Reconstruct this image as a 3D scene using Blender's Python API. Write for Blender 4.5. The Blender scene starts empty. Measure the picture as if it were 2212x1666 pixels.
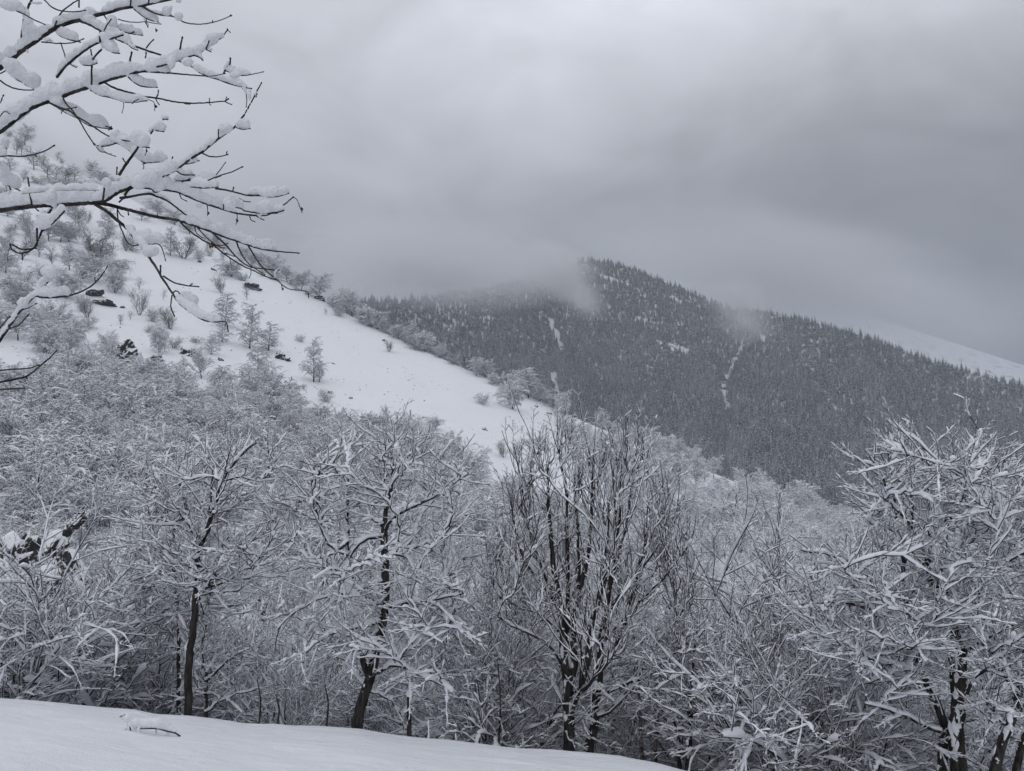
import bpy, math, random
import bmesh as bmesh_mod
import numpy as np
from mathutils import Vector, Matrix, noise as mnoise

# ------------------------------------------------------------------ camera, world, light, exposure
scene = bpy.context.scene
COL = scene.collection
FD = 1671.0                      # focal length in picture units (picture taken as 2212 x 1666)
CU, CV = 1106.0, 833.0
PITCH = math.radians(4.0)
cam_d = bpy.data.cameras.new('camera')
cam = bpy.data.objects.new('camera', cam_d); COL.objects.link(cam)
cam_d.sensor_width = 36.0
cam_d.lens = 36.0 * FD / 2212.0
cam_d.clip_start = 0.05; cam_d.clip_end = 20000
cam.location = (0, 0, 0)
cam.rotation_euler = (math.radians(90) + PITCH, 0, 0)
scene.camera = cam

SUN_EL, SUN_AZ = math.radians(48), math.radians(215)     # behind the camera, to the left
w = bpy.data.worlds.new('World'); scene.world = w; w.use_nodes = True
nt = w.node_tree; nt.nodes.clear()
def N(tree, typ, **kw):
    n = tree.nodes.new(typ)
    for k, v in kw.items(): setattr(n, k, v)
    return n
def L(tree, a, b): tree.links.new(a, b)
def math_node(tree, op, a, b=None, clamp=False):
    n = N(tree, 'ShaderNodeMath', operation=op, use_clamp=clamp)
    for i, x in enumerate((a, b)):
        if x is None: continue
        if isinstance(x, (int, float)): n.inputs[i].default_value = x
        else: L(tree, x, n.inputs[i])
    return n.outputs[0]
out = N(nt, 'ShaderNodeOutputWorld')
sky = N(nt, 'ShaderNodeTexSky', sky_type='NISHITA', sun_disc=False)
sky.sun_elevation = SUN_EL; sky.sun_rotation = SUN_AZ
bg_sky = N(nt, 'ShaderNodeBackground'); bg_sky.inputs['Strength'].default_value = 0.08
L(nt, sky.outputs[0], bg_sky.inputs['Color'])
tc = N(nt, 'ShaderNodeTexCoord')
sep = N(nt, 'ShaderNodeSeparateXYZ'); L(nt, tc.outputs['Generated'], sep.inputs[0])
# overcast deck: brighter towards the zenith, soft cloud masses all the way round
ramp = N(nt, 'ShaderNodeValToRGB'); L(nt, sep.outputs['Z'], ramp.inputs[0])
cr = ramp.color_ramp; cr.interpolation = 'B_SPLINE'
cr.elements[0].position = 0.0; cr.elements[0].color = (.32, .335, .365, 1)
cr.elements[1].position = 1.0; cr.elements[1].color = (.90, .93, 1.0, 1)
for p, c in ((.12, .335), (.25, .40), (.36, .56), (.48, .74), (.65, .80)):
    e = cr.elements.new(p); e.color = (c * .975, c * 1.015, c * 1.10, 1)
mp = N(nt, 'ShaderNodeMapping'); L(nt, tc.outputs['Generated'], mp.inputs[0])
mp.inputs['Scale'].default_value = (1.0, 1.0, 1.8); mp.inputs['Location'].default_value = (.35, .1, .2)
nz = N(nt, 'ShaderNodeTexNoise'); L(nt, mp.outputs[0], nz.inputs['Vector'])
nz.inputs['Scale'].default_value = 2.3; nz.inputs['Detail'].default_value = 3.5; nz.inputs['Roughness'].default_value = .42
nz.inputs['Distortion'].default_value = .35
nz2 = N(nt, 'ShaderNodeTexNoise'); L(nt, mp.outputs[0], nz2.inputs['Vector'])
nz2.inputs['Scale'].default_value = 5.5; nz2.inputs['Detail'].default_value = 4; nz2.inputs['Roughness'].default_value = .5
nz2.inputs['Distortion'].default_value = .5
def lobe(az, el, k):                                    # a broad cloud mass round one direction
    a, e = math.radians(az), math.radians(el)
    d = N(nt, 'ShaderNodeVectorMath', operation='DOT_PRODUCT'); L(nt, tc.outputs['Generated'], d.inputs[0])
    d.inputs[1].default_value = (math.sin(a) * math.cos(e), math.cos(a) * math.cos(e), math.sin(e))
    x = math_node(nt, 'MULTIPLY', math_node(nt, 'SUBTRACT', d.outputs['Value'], 1.0), k)
    return math_node(nt, 'EXPONENT', x)
f = math_node(nt, 'ADD', .42, math_node(nt, 'MULTIPLY', nz.outputs[0], .95))
f = math_node(nt, 'ADD', f, math_node(nt, 'MULTIPLY', math_node(nt, 'SUBTRACT', nz2.outputs[0], .5), .80))
f = math_node(nt, 'SUBTRACT', f, math_node(nt, 'MULTIPLY', lobe(28, 11, 14), .47))
f = math_node(nt, 'ADD', f, math_node(nt, 'MULTIPLY', lobe(-30, 20, 12), .24))
f = math_node(nt, 'ADD', f, math_node(nt, 'MULTIPLY', lobe(20, 33, 20), .56))
mixc = N(nt, 'ShaderNodeVectorMath', operation='SCALE'); L(nt, ramp.outputs[0], mixc.inputs[0]); L(nt, f, mixc.inputs['Scale'])
bg_cl = N(nt, 'ShaderNodeBackground'); L(nt, mixc.outputs[0], bg_cl.inputs['Color']); bg_cl.inputs['Strength'].default_value = 1.0
mx = N(nt, 'ShaderNodeMixShader'); mx.inputs[0].default_value = .97
L(nt, bg_sky.outputs[0], mx.inputs[1]); L(nt, bg_cl.outputs[0], mx.inputs[2]); L(nt, mx.outputs[0], out.inputs['Surface'])

sd = bpy.data.lights.new('sun', 'SUN'); sd.energy = 0.5; sd.angle = math.radians(70); sd.color = (1.0, .985, .96)
sun = bpy.data.objects.new('sun', sd); COL.objects.link(sun)
sun.rotation_euler = (math.radians(90) - SUN_EL, 0, math.pi - SUN_AZ)
scene.view_settings.view_transform = 'Standard'; scene.view_settings.look = 'None'
scene.view_settings.exposure = 0.0; scene.view_settings.gamma = 1.0
scene.view_settings.use_curve_mapping = False
scene.cycles.volume_bounces = 3
scene.cycles.max_bounces = 9; scene.cycles.diffuse_bounces = 7
scene.cycles.volume_max_steps = 256

# ------------------------------------------------------------------ helpers
cp, sp = math.cos(PITCH), math.sin(PITCH)
def at(u, v, d):
    """the point of the place seen at picture position (u, v), d metres ahead"""
    u = np.asarray(u, float); v = np.asarray(v, float); d = np.asarray(d, float)
    a = (u - CU) / FD; b = -(v - CV) / FD
    y = cp - b * sp; z = sp + b * cp
    return np.stack(np.broadcast_arrays(a * d / y, d + 0 * a, z * d / y), -1)
def project(P):
    x, y, z = P[..., 0], P[..., 1], P[..., 2]
    dep = y * cp + z * sp; h = -y * sp + z * cp
    return CU + FD * x / dep, CV - FD * h / dep
def vnoise(x, y, seed=0):
    x = np.asarray(x, float); y = np.asarray(y, float)
    xi = np.floor(x).astype(np.int64); yi = np.floor(y).astype(np.int64)
    fx = x - xi; fy = y - yi; fx = fx * fx * (3 - 2 * fx); fy = fy * fy * (3 - 2 * fy)
    def h(a, b):
        n = (a * 374761393 + b * 668265263 + seed * 2147483 + 1013904223) & 0xffffffff
        n = ((n ^ (n >> 13)) * 1274126177) & 0xffffffff
        n = ((n ^ (n >> 16)) * 2246822519) & 0xffffffff
        return ((n ^ (n >> 15)) & 0xffff) / 65535.0
    return (h(xi, yi) * (1 - fx) + h(xi + 1, yi) * fx) * (1 - fy) + (h(xi, yi + 1) * (1 - fx) + h(xi + 1, yi + 1) * fx) * fy
def fbm(x, y, o=4, seed=0):
    s = 0; a = .5; t = 0
    for i in range(o):
        s = s + a * vnoise(x * 2 ** i, y * 2 ** i, seed + i * 17); t += a; a *= .5
    return s / t - .5
def mesh_np(name, V, F, mats, midx=None, smooth=True):
    me = bpy.data.meshes.new(name)
    V = np.ascontiguousarray(V, np.float32); F = np.ascontiguousarray(F, np.int32)
    k = F.shape[1]
    me.vertices.add(len(V)); me.vertices.foreach_set('co', V.ravel())
    me.loops.add(F.size); me.loops.foreach_set('vertex_index', F.ravel())
    me.polygons.add(len(F))
    me.polygons.foreach_set('loop_start', np.arange(0, F.size, k, dtype=np.int32))
    me.polygons.foreach_set('use_smooth', np.full(len(F), smooth, bool))
    for m in mats: me.materials.append(m)
    if midx is not None: me.polygons.foreach_set('material_index', np.asarray(midx, np.int32))
    me.update(calc_edges=True)
    return me
def link(name, data, parent=None, label=None, cat=None, group=None, kind=None):
    if name == 'snow': kind = 'stuff'
    o = bpy.data.objects.new(name, data); COL.objects.link(o)
    if parent is not None: o.parent = parent
    if label: o['label'] = label
    if cat: o['category'] = cat
    if group: o['group'] = group
    if kind: o['kind'] = kind
    return o
class Acc:
    """collects quads of many shapes for one mesh"""
    def __init__(s): s.V = []; s.F = []; s.M = []; s.n = 0
    def add(s, V, F, m=0):
        s.V.append(V.reshape(-1, 3)); s.F.append(F + s.n); s.n += len(s.V[-1]); s.M.append(np.full(len(F), m))
        return s
    def mesh(s, name, mats, smooth=True):
        return mesh_np(name, np.concatenate(s.V), np.concatenate(s.F), mats, np.concatenate(s.M), smooth)
    def tris(s): return 2 * sum(len(f) for f in s.F)
def norm(v): return v / np.maximum(np.linalg.norm(v, axis=-1, keepdims=True), 1e-9)
def ring_faces(n, K, S):
    b = np.arange(n)[:, None, None] * (K * S); k = np.arange(K - 1)[None, :, None] * S; s = np.arange(S)[None, None, :]
    s2 = (s + 1) % S
    return np.stack([b + k + s, b + k + s2, b + k + S + s2, b + k + S + s], -1).reshape(-1, 4)
def tangents(P):
    return norm(np.gradient(P, axis=1))
def tube(P, R, S=3):
    T = tangents(P)
    ref = np.where(np.abs(T[..., 2:3]) > .9, np.array([1., 0, 0]), np.array([0, 0, 1.]))
    A = norm(np.cross(T, ref)); B = np.cross(A, T)
    th = np.arange(S) * 2 * math.pi / S + .5
    V = P[:, :, None, :] + R[:, :, None, None] * (np.cos(th)[None, None, :, None] * A[:, :, None, :] + np.sin(th)[None, None, :, None] * B[:, :, None, :])
    return V, ring_faces(P.shape[0], P.shape[1], S)
def resample(P, R, K):
    n, k, _ = P.shape
    t = np.linspace(0, k - 1, K); i = np.minimum(t.astype(int), k - 2); f = (t - i)
    return P[:, i] * (1 - f)[None, :, None] + P[:, i + 1] * f[None, :, None], R[:, i] * (1 - f) + R[:, i + 1] * f
def snow_on(rng, P, R, S=5, base=.03, k=.8, lump=.55, steep=1.2, keep=.9, residual=.12, wide=.62, patch=.16, hmax=1e9):
    """snow lying along branches: upright oval section, thick where the branch lies flat, lumpy along its length"""
    m = rng.random(len(P)) < keep
    P = P[m]; R = R[m]
    if len(P) == 0: return np.zeros((0, 3)), np.zeros((0, 4), int)
    n, K, _ = P.shape
    T = tangents(P)
    z = np.array([0, 0, 1.])
    U = z - T[..., 2:3] * T
    hz = np.linalg.norm(U, axis=-1)
    rnd = rng.normal(size=(n, 1, 3)); rnd[..., 2] = 0
    U = norm(U + .05 * rnd)
    A = np.cross(T, U)
    g = np.clip(rng.normal(1, lump, (n, K)), .2, 2.0)
    if K > 6: g = np.where(rng.random((n, K)) < patch, g * .3, g)
    g = .7 * g + .15 * np.roll(g, 1, 1) + .15 * np.roll(g, -1, 1)
    amt = residual + (1 - residual) * hz ** steep
    h = (base * np.clip(rng.normal(1, .35, (n, 1)), .3, 2) + k * R) * g * amt
    prof = np.ones(K); prof[0] = .9; prof[-1] = .55
    h = np.minimum(h * prof, hmax)
    wd = h * wide + R * .8 * prof * np.minimum(1, h / (.5 * R + 1e-6))
    c = P + U * (R * .25 + h * .5)[..., None]
    th = np.arange(S) * 2 * math.pi / S + math.pi / 2
    V = c[:, :, None, :] + np.cos(th)[None, None, :, None] * wd[..., None, None] * A[:, :, None, :] + np.sin(th)[None, None, :, None] * (h * .5)[..., None, None] * U[:, :, None, :]
    return V, ring_faces(n, K, S)
def grow(rng, P, R, n, t0, t1, ang, ratio, K, up=0., droop=0., wob=.3, rr=.55, rmin=.005, taper=.4, jit=.3, tipcut=.5, flat=0.):
    Np, Kp, _ = P.shape
    Ln = np.linalg.norm(np.diff(P, axis=1), axis=-1).sum(1)
    t = t0 + (t1 - t0) * (np.arange(n)[None] + rng.random((Np, n))) / n
    x = t * (Kp - 1); i = np.clip(x.astype(int), 0, Kp - 2); f = (x - i)[..., None]
    r = np.arange(Np)[:, None]
    S = P[r, i] * (1 - f) + P[r, i + 1] * f
    T = norm(P[r, i + 1] - P[r, i]); rad = R[r, i] * (1 - f[..., 0]) + R[r, i + 1] * f[..., 0]
    ref = np.where(np.abs(T[..., 2:3]) > .9, np.array([1., 0, 0]), np.array([0, 0, 1.]))
    e1 = norm(np.cross(T, ref)); e2 = np.cross(e1, T)
    az = rng.random((Np, 1)) * 6.28 + np.arange(n)[None] * 2.4 + rng.normal(0, .5, (Np, n))
    a = np.radians(rng.uniform(ang[0], ang[1], (Np, n)))[..., None]
    d = np.cos(a) * T + np.sin(a) * (np.cos(az)[..., None] * e1 + np.sin(az)[..., None] * e2)
    if flat: d[..., 2] *= (1 - flat)
    d = norm(d)
    ln = Ln[:, None] * ratio * (1 - tipcut * t) * np.clip(rng.normal(1, jit, (Np, n)), .35, 1.8)
    M = Np * n
    S = S.reshape(M, 3); d = d.reshape(M, 3); st = (ln.reshape(M) / (K - 1))[:, None]; rad = rad.reshape(M)
    out = np.empty((M, K, 3)); out[:, 0] = S; p = S.copy()
    zz = np.array([0, 0, 1.])
    for q in range(1, K):
        d = norm(d + zz * (up - droop * 2 * q / K) / (K - 1) + rng.normal(0, wob, (M, 3)) / math.sqrt(K))
        p = p + d * st; out[:, q] = p
    r0 = np.maximum(rad * rr, rmin)[:, None]
    RR = np.maximum(r0 * (1 - (1 - taper) * np.linspace(0, 1, K))[None], rmin * .7)
    return out, RR
def cr_resample(pts, K):
    """smooth polyline through pts, K points evenly spaced"""
    pts = np.asarray(pts, float)
    if len(pts) < 2: pts = np.repeat(pts, 2, 0)
    q = np.concatenate([[2 * pts[0] - pts[1]], pts, [2 * pts[-1] - pts[-2]]])
    res = []
    t = np.linspace(0, 1, 9)[:-1][:, None]
    for i in range(1, len(q) - 2):
        a, b, c, d = q[i - 1], q[i], q[i + 1], q[i + 2]
        res.append(.5 * (2 * b + (c - a) * t + (2 * a - 5 * b + 4 * c - d) * t ** 2 + (3 * b - a - 3 * c + d) * t ** 3))
    res.append(pts[-1:]); res = np.concatenate(res)
    s = np.concatenate([[0], np.cumsum(np.linalg.norm(np.diff(res[:, :3], axis=0), axis=1))])
    x = np.linspace(0, s[-1], K)
    return np.stack([np.interp(x, s, res[:, j]) for j in range(res.shape[1])], 1)

# ------------------------------------------------------------------ materials
def mat(name, col, rough=.8, spec=.3):
    m = bpy.data.materials.new(name); m.use_nodes = True
    b = m.node_tree.nodes['Principled BSDF']
    b.inputs['Base Color'].default_value = (*col, 1); b.inputs['Roughness'].default_value = rough
    b.inputs['Specular IOR Level'].default_value = spec
    return m, m.node_tree, b
def noise_mix(tree, c1, c2, scale, detail=4, lo=.35, hi=.65, coord='Object', vscale=None, rough=.55):
    tcn = N(tree, 'ShaderNodeTexCoord'); v = tcn.outputs[coord]
    if vscale:
        m = N(tree, 'ShaderNodeMapping'); m.inputs['Scale'].default_value = vscale; L(tree, v, m.inputs[0]); v = m.outputs[0]
    n = N(tree, 'ShaderNodeTexNoise'); n.inputs['Scale'].default_value = scale; n.inputs['Detail'].default_value = detail
    n.inputs['Roughness'].default_value = rough
    L(tree, v, n.inputs['Vector'])
    r = N(tree, 'ShaderNodeValToRGB'); L(tree, n.outputs[0], r.inputs[0])
    r.color_ramp.elements[0].position = lo; r.color_ramp.elements[0].color = (*c1, 1)
    r.color_ramp.elements[1].position = hi; r.color_ramp.elements[1].color = (*c2, 1)
    return r.outputs[0], n.outputs[0], v
def bump(tree, bsdf, h, dist, strength=1.0, prev=None):
    b = N(tree, 'ShaderNodeBump'); b.inputs['Distance'].default_value = dist; b.inputs['Strength'].default_value = strength
    L(tree, h, b.inputs['Height'])
    if prev is not None: L(tree, prev, b.inputs['Normal'])
    L(tree, b.outputs[0], bsdf.inputs['Normal']); return b.outputs[0]
SNOW = (.87, .885, .92)
M_SNOW, t_, b_ = mat('branch_snow', SNOW, .75, .2)
M_SNOWN, t_, b_ = mat('bough_snow', SNOW, .7, .25)                     # seen close: grainy
_, h_, _ = noise_mix(t_, SNOW, SNOW, 55, 5)
_, h2_, _ = noise_mix(t_, SNOW, SNOW, 190, 3)
bump(t_, b_, h2_, .007, .8, bump(t_, b_, h_, .018, .8))
M_BANK, t_, b_ = mat('bank_snow', SNOW, .7, .25)
c_, h_, _ = noise_mix(t_, (.85, .865, .90), (.88, .895, .93), .9, 5)
L(t_, c_, b_.inputs['Base Color'])
_, h2_, _ = noise_mix(t_, SNOW, SNOW, 4.0, 6, vscale=(.45, 1.3, 1))
_, h3_, _ = noise_mix(t_, SNOW, SNOW, 40.0, 4)
bump(t_, b_, h3_, .02, .8, bump(t_, b_, h2_, .10, .8))
M_HILL, t_, b_ = mat('hill_snow', SNOW, .8, .2)
_, h2_, _ = noise_mix(t_, SNOW, SNOW, .9, 5, vscale=(.45, .8, 1.3), rough=.65)
_, h3_, _ = noise_mix(t_, SNOW, SNOW, .22, 4)
bump(t_, b_, h3_, .4, .6, bump(t_, b_, h2_, .3, .8))
c_, h_, v_ = noise_mix(t_, (.06, .055, .045), SNOW, 1.6, 6, .30, .335, vscale=(.6, .8, 1.4), rough=.62)   # grass and turf showing through
L(t_, c_, b_.inputs['Base Color'])
M_MOUNT, t_, b_ = mat('mountain_snow', (.78, .80, .84), .85, .2)
c_, h_, v_ = noise_mix(t_, (.05, .05, .05), (.74, .76, .80), .09, 7, .40, .48, vscale=(1, 1, .6))
L(t_, c_, b_.inputs['Base Color'])
M_FAR, t_, b_ = mat('far_snow', (.8, .82, .86), .85, .2)
c_, h_, v_ = noise_mix(t_, (.10, .10, .11), (.8, .82, .86), .03, 8, .35, .45, vscale=(1, 1, 1), rough=.7)
L(t_, c_, b_.inputs['Base Color'])
M_BARK, t_, b_ = mat('dark_bark', (.026, .023, .026), .85, .25)
c_, h_, _ = noise_mix(t_, (.012, .011, .012), (.085, .075, .062), 16, 6, .38, .75, vscale=(1, 1, .22))
L(t_, c_, b_.inputs['Base Color']); bump(t_, b_, h_, .02, .6)
M_TWIG, t_, b_ = mat('twig_bark', (.033, .027, .026), .8, .2)
M_FTWIG, t_, b_ = mat('brown_twig', (.075, .064, .058), .85, .2)
M_BIRCH, t_, b_ = mat('birch_bark', (.2, .18, .17), .8, .2)
c_, h_, _ = noise_mix(t_, (.03, .026, .024), (.24, .21, .19), 9, 5, .42, .55, vscale=(.5, .5, 1.6))
L(t_, c_, b_.inputs['Base Color'])
M_NEED, t_, b_ = mat('spruce_needles', (.024, .040, .038), .85, .2)
M_NEED2, t_, b_ = mat('pine_needles', (.075, .078, .07), .85, .2)
M_ROCK, t_, b_ = mat('rock', (.04, .04, .043), .85, .3)
c_, h_, v_ = noise_mix(t_, (.018, .018, .02), (.075, .07, .068), 1.6, 8, .3, .7)
geo = N(t_, 'ShaderNodeNewGeometry'); sx = N(t_, 'ShaderNodeSeparateXYZ'); L(t_, geo.outputs['True Normal'], sx.inputs[0])
k_ = math_node(t_, 'ADD', sx.outputs['Z'], math_node(t_, 'MULTIPLY', math_node(t_, 'SUBTRACT', h_, .5), 2.6))
r_ = N(t_, 'ShaderNodeValToRGB'); L(t_, k_, r_.inputs[0]); r_.color_ramp.elements[0].position = .30; r_.color_ramp.elements[1].position = .38
mxr = N(t_, 'ShaderNodeMixRGB'); L(t_, r_.outputs[0], mxr.inputs[0]); L(t_, c_, mxr.inputs[1]); mxr.inputs[2].default_value = (*SNOW, 1)   # snow held on the ledges
L(t_, mxr.outputs[0], b_.inputs['Base Color']); bump(t_, b_, h_, .15, .8)
M_LEAF, t_, b_ = mat('dry_leaf', (.07, .03, .018), .8, .2)

# ------------------------------------------------------------------ terrain
# near snowbank: falls away from the camera to a rounded brow, then drops into the ravine
CR_U = [-1400, -500, 0, 150, 230, 290, 335, 400, 520, 640, 780, 890, 1000, 1090, 1170, 1250, 1340, 1430, 1500, 1600, 1800, 2212, 3400]
CR_V = [1345, 1445, 1497, 1511, 1518, 1524, 1534, 1538, 1552, 1560, 1567, 1582, 1591, 1596, 1604, 1614, 1622, 1643, 1660, 1680, 1712, 1775, 1950]
CRP = at(np.array(CR_U), np.array(CR_V), 13.0)
def bank_z(x, y):
    x = np.asarray(x, float); y = np.asarray(y, float)
    zc = np.interp(x * 13.0 / np.maximum(y, 9.0), CRP[:, 0], CRP[:, 2])
    z0 = -1.62 - .10 * x
    t = np.clip(y / 13.0, -3, 1)
    z = z0 + (zc - z0) * np.where(t > 0, t, t * .6)
    over = np.maximum(y - 12.4, 0)
    z = z - .62 * over ** 2 / (over + .9) * (over > 0)
    z = z + .10 * fbm(x * .35 + 9, y * .5, 3, 3) + .10 * fbm(x * 1.1, y * 2.2, 4, 5) * np.clip((15 - y) / 3, 0, 1)
    return z
gx = np.concatenate([np.linspace(-45, -14, 24)[:-1], np.linspace(-14, 10, 180), np.linspace(10, 45, 26)[1:]])
gy = np.concatenate([np.linspace(-25, 5, 20)[:-1], np.linspace(5, 15.5, 115), np.linspace(15.5, 34, 26)[1:]])
def grid_mesh(name, X, Y, Z, m):
    r, c = X.shape
    i = np.arange(r - 1)[:, None] * c + np.arange(c - 1)[None]
    F = np.stack([i, i + 1, i + c + 1, i + c], -1).reshape(-1, 4)
    return mesh_np(name, np.stack([X, Y, Z], -1).reshape(-1, 3), F, [m])
GX, GY = np.meshgrid(gx, gy)
link('ground', grid_mesh('ground', GX, GY, bank_z(GX, GY), M_BANK), kind='structure', label='smooth untouched snowbank falling away in the foreground', cat='snowbank')

class Sheet:
    """a slope given by its skyline and its foot; rows run from foot to skyline and down the far side"""
    def __init__(s, U, RV, RD, foot_v, foot_d, mode, nu, ns, back, disp, skirt=()):
        s.u = np.linspace(U[0], U[-1], nu)
        def sm(a):
            y = np.interp(s.u, U, a); k = np.array([1, 3, 5, 3, 1.]) / 13
            return np.convolve(np.pad(y, 2, 'edge'), k, 'valid')
        rv = sm(RV); rd = sm(RD)
        fv = np.interp(s.u, U, foot_v) if np.ndim(foot_v) else np.full(nu, foot_v); fd = foot_d
        s.s = np.linspace(0, 1, ns)
        v = fv[None] + (rv - fv)[None] * s.s[:, None]
        d = fd * (rd / fd)[None] ** s.s[:, None] if mode == 'exp' else fd + (rd - fd)[None] * s.s[:, None]
        P = at(s.u[None] + 0 * v, v, d)
        P[..., 2] += disp(P[..., 0], P[..., 1], s.s[:, None])
        s.P = P
        s.pv = project(P)[1]
        rows = [P]
        for dd, dz in back:
            q = P[-1].copy(); q[:, :2] *= (1 + dd / q[:, 1:2]); q[:, 2] -= dz; rows.append(q[None])
        front = []
        for dd, dz in skirt:
            q = P[0].copy(); q[:, :2] *= (1 - dd / q[:, 1:2]); q[:, 2] -= dz; front.append(q[None])
        s.full = np.concatenate(front[::-1] + rows)
    def mesh(s, name, m):
        q = s.full; return grid_mesh(name, q[..., 0], q[..., 1], q[..., 2], m)
    def put(s, u, v):
        """ground point under picture position (u, v)"""
        x = np.clip((u - s.u[0]) / (s.u[1] - s.u[0]), 0, len(s.u) - 1.001); i = int(x); f = x - i
        col = s.P[:, i] * (1 - f) + s.P[:, i + 1] * f
        pv = np.minimum.accumulate(s.pv[:, i] * (1 - f) + s.pv[:, i + 1] * f)
        t = np.interp(-v, -pv, np.arange(len(pv)))
        j = min(int(t), len(pv) - 2); g = t - j
        return col[j] * (1 - g) + col[j + 1] * g
    def at_us(s, u, t):
        x = np.clip((u - s.u[0]) / (s.u[1] - s.u[0]), 0, len(s.u) - 1.001); i = x.astype(int); f = (x - i)[:, None]
        y = np.clip(t, 0, .9999) * (len(s.s) - 1); j = y.astype(int); g = (y - j)[:, None]
        return (s.P[j, i] * (1 - f) + s.P[j, i + 1] * f) * (1 - g) + (s.P[j + 1, i] * (1 - f) + s.P[j + 1, i + 1] * f) * g

BU = [-1100, -300, 0, 210, 420, 680, 820, 1000, 1200, 1300, 1500, 1700, 1850, 2000, 2212, 2600, 3300]
BV = [-330, 130, 285, 392, 505, 643, 714, 795, 885, 928, 1005, 1085, 1140, 1180, 1230, 1300, 1380]
BD = [420, 370, 345, 320, 295, 260, 240, 220, 205, 200, 190, 180, 172, 165, 158, 150, 140]
def disp_b(x, y, s):
    e = np.clip((1 - s) * 8, 0, 1)
    return (y / 100) * (2.2 * fbm(x / 38 + 3, y / 38, 4, 11) + .5 * fbm(x / 7, y / 7, 3, 12)) * (.15 + .85 * e)
HILL = Sheet(BU, BV, BD, 1590, 23.0, 'exp', 270, 230, [(8, 4), (25, 16), (70, 55), (200, 140)], disp_b, [(3.5, .5), (8, 2.5), (12, 8)])
link('hillside', HILL.mesh('hillside', M_HILL), kind='structure', label='steep snowy meadow slope of the near spur', cat='hillside')

CUu = [-1200, 300, 700, 780, 880, 1000, 1100, 1220, 1280, 1340, 1450, 1580, 1640, 1700, 1850, 2000, 2212, 2600, 3400]
CVv = [660, 658, 655, 653, 652, 632, 616, 575, 561, 572, 616, 672, 674, 684, 722, 778, 838, 930, 1010]
CDd = [1300, 1250, 1200, 1200, 1250, 1400, 1500, 1650, 1700, 1690, 1640, 1560, 1450, 1420, 1350, 1280, 1200, 1100, 1000]
def gully(x, y, s):
    u = CU + FD * x / y
    g1 = np.exp(-((u - (1590 - 60 * (s - .9) * -1.2)) / 26) ** 2); g2 = np.exp(-((u - 1210) / 30) ** 2)
    e = np.clip((1 - s) * 6, 0, 1) * np.clip(s * 5, 0, 1)
    return -22 * e * (g1 + .8 * g2) + e * 70 * fbm(u / 190 + 5, s * 1.2, 3, 31) + e * 16 * fbm(u / 40, s * 5, 3, 33)
MOUNT = Sheet(CUu, CVv, CDd, 1190, 740.0, 'lin', 230, 110, [(60, 20), (250, 110), (600, 360)], gully)
link('mountain', MOUNT.mesh('mountain', M_MOUNT), kind='structure', label='conifer covered mountain across the valley with cloud on its top', cat='mountain')
DU = [700, 1000, 1200, 1350, 1450, 1640, 1800, 1950, 2060, 2212, 2600, 3400]
DV = [740, 710, 660, 612, 606, 622, 660, 706, 741, 790, 880, 960]
FAR = Sheet(DU, DV, [3000] * 12, 960, 1950.0, 'lin', 240, 60, [(200, 80), (600, 420)], lambda x, y, s: 60 * fbm(x / 260, y / 260, 5, 41) * np.clip((1 - s) * 4, 0.05, 1))
link('far_ridge', FAR.mesh('far_ridge', M_FAR), kind='structure', label='bare snowy ridge fading into the cloud behind the forest', cat='ridge')

def scatter_group(name, coll):
    g = bpy.data.node_groups.new(name, 'GeometryNodeTree')
    g.interface.new_socket('Geometry', in_out='INPUT', socket_type='NodeSocketGeometry'); g.interface.new_socket('Geometry', in_out='OUTPUT', socket_type='NodeSocketGeometry')
    gi = N(g, 'NodeGroupInput'); go = N(g, 'NodeGroupOutput')
    ci = N(g, 'GeometryNodeCollectionInfo'); ci.inputs['Collection'].default_value = coll; ci.inputs['Separate Children'].default_value = True; ci.inputs['Reset Children'].default_value = True
    ip = N(g, 'GeometryNodeInstanceOnPoints'); ip.inputs['Pick Instance'].default_value = True
    def named(nm_, ty):
        n = N(g, 'GeometryNodeInputNamedAttribute', data_type=ty); n.inputs['Name'].default_value = nm_; return n.outputs['Attribute']
    cx = N(g, 'ShaderNodeCombineXYZ'); L(g, named('rot', 'FLOAT'), cx.inputs['Z'])
    L(g, gi.outputs[0], ip.inputs['Points']); L(g, ci.outputs[0], ip.inputs['Instance']); L(g, named('kind', 'INT'), ip.inputs['Instance Index'])
    er = N(g, 'FunctionNodeEulerToRotation'); L(g, cx.outputs[0], er.inputs[0]); L(g, er.outputs[0], ip.inputs['Rotation'])
    cs = N(g, 'ShaderNodeCombineXYZ'); sv = named('s', 'FLOAT')
    for k in range(3): L(g, sv, cs.inputs[k])
    L(g, cs.outputs[0], ip.inputs['Scale']); L(g, ip.outputs[0], go.inputs[0])
    return g
def point_mesh(name, P, sc, rot, kind):
    pm = bpy.data.meshes.new(name); pm.vertices.add(len(P)); pm.vertices.foreach_set('co', np.ascontiguousarray(P, np.float32).ravel())
    for nm_, arr, ty in (('s', sc, 'FLOAT'), ('rot', rot, 'FLOAT'), ('kind', kind, 'INT')):
        a = pm.attributes.new(nm_, ty, 'POINT'); a.data.foreach_set('value', np.ascontiguousarray(arr, np.float32 if ty == 'FLOAT' else np.int32))
    return pm
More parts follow.
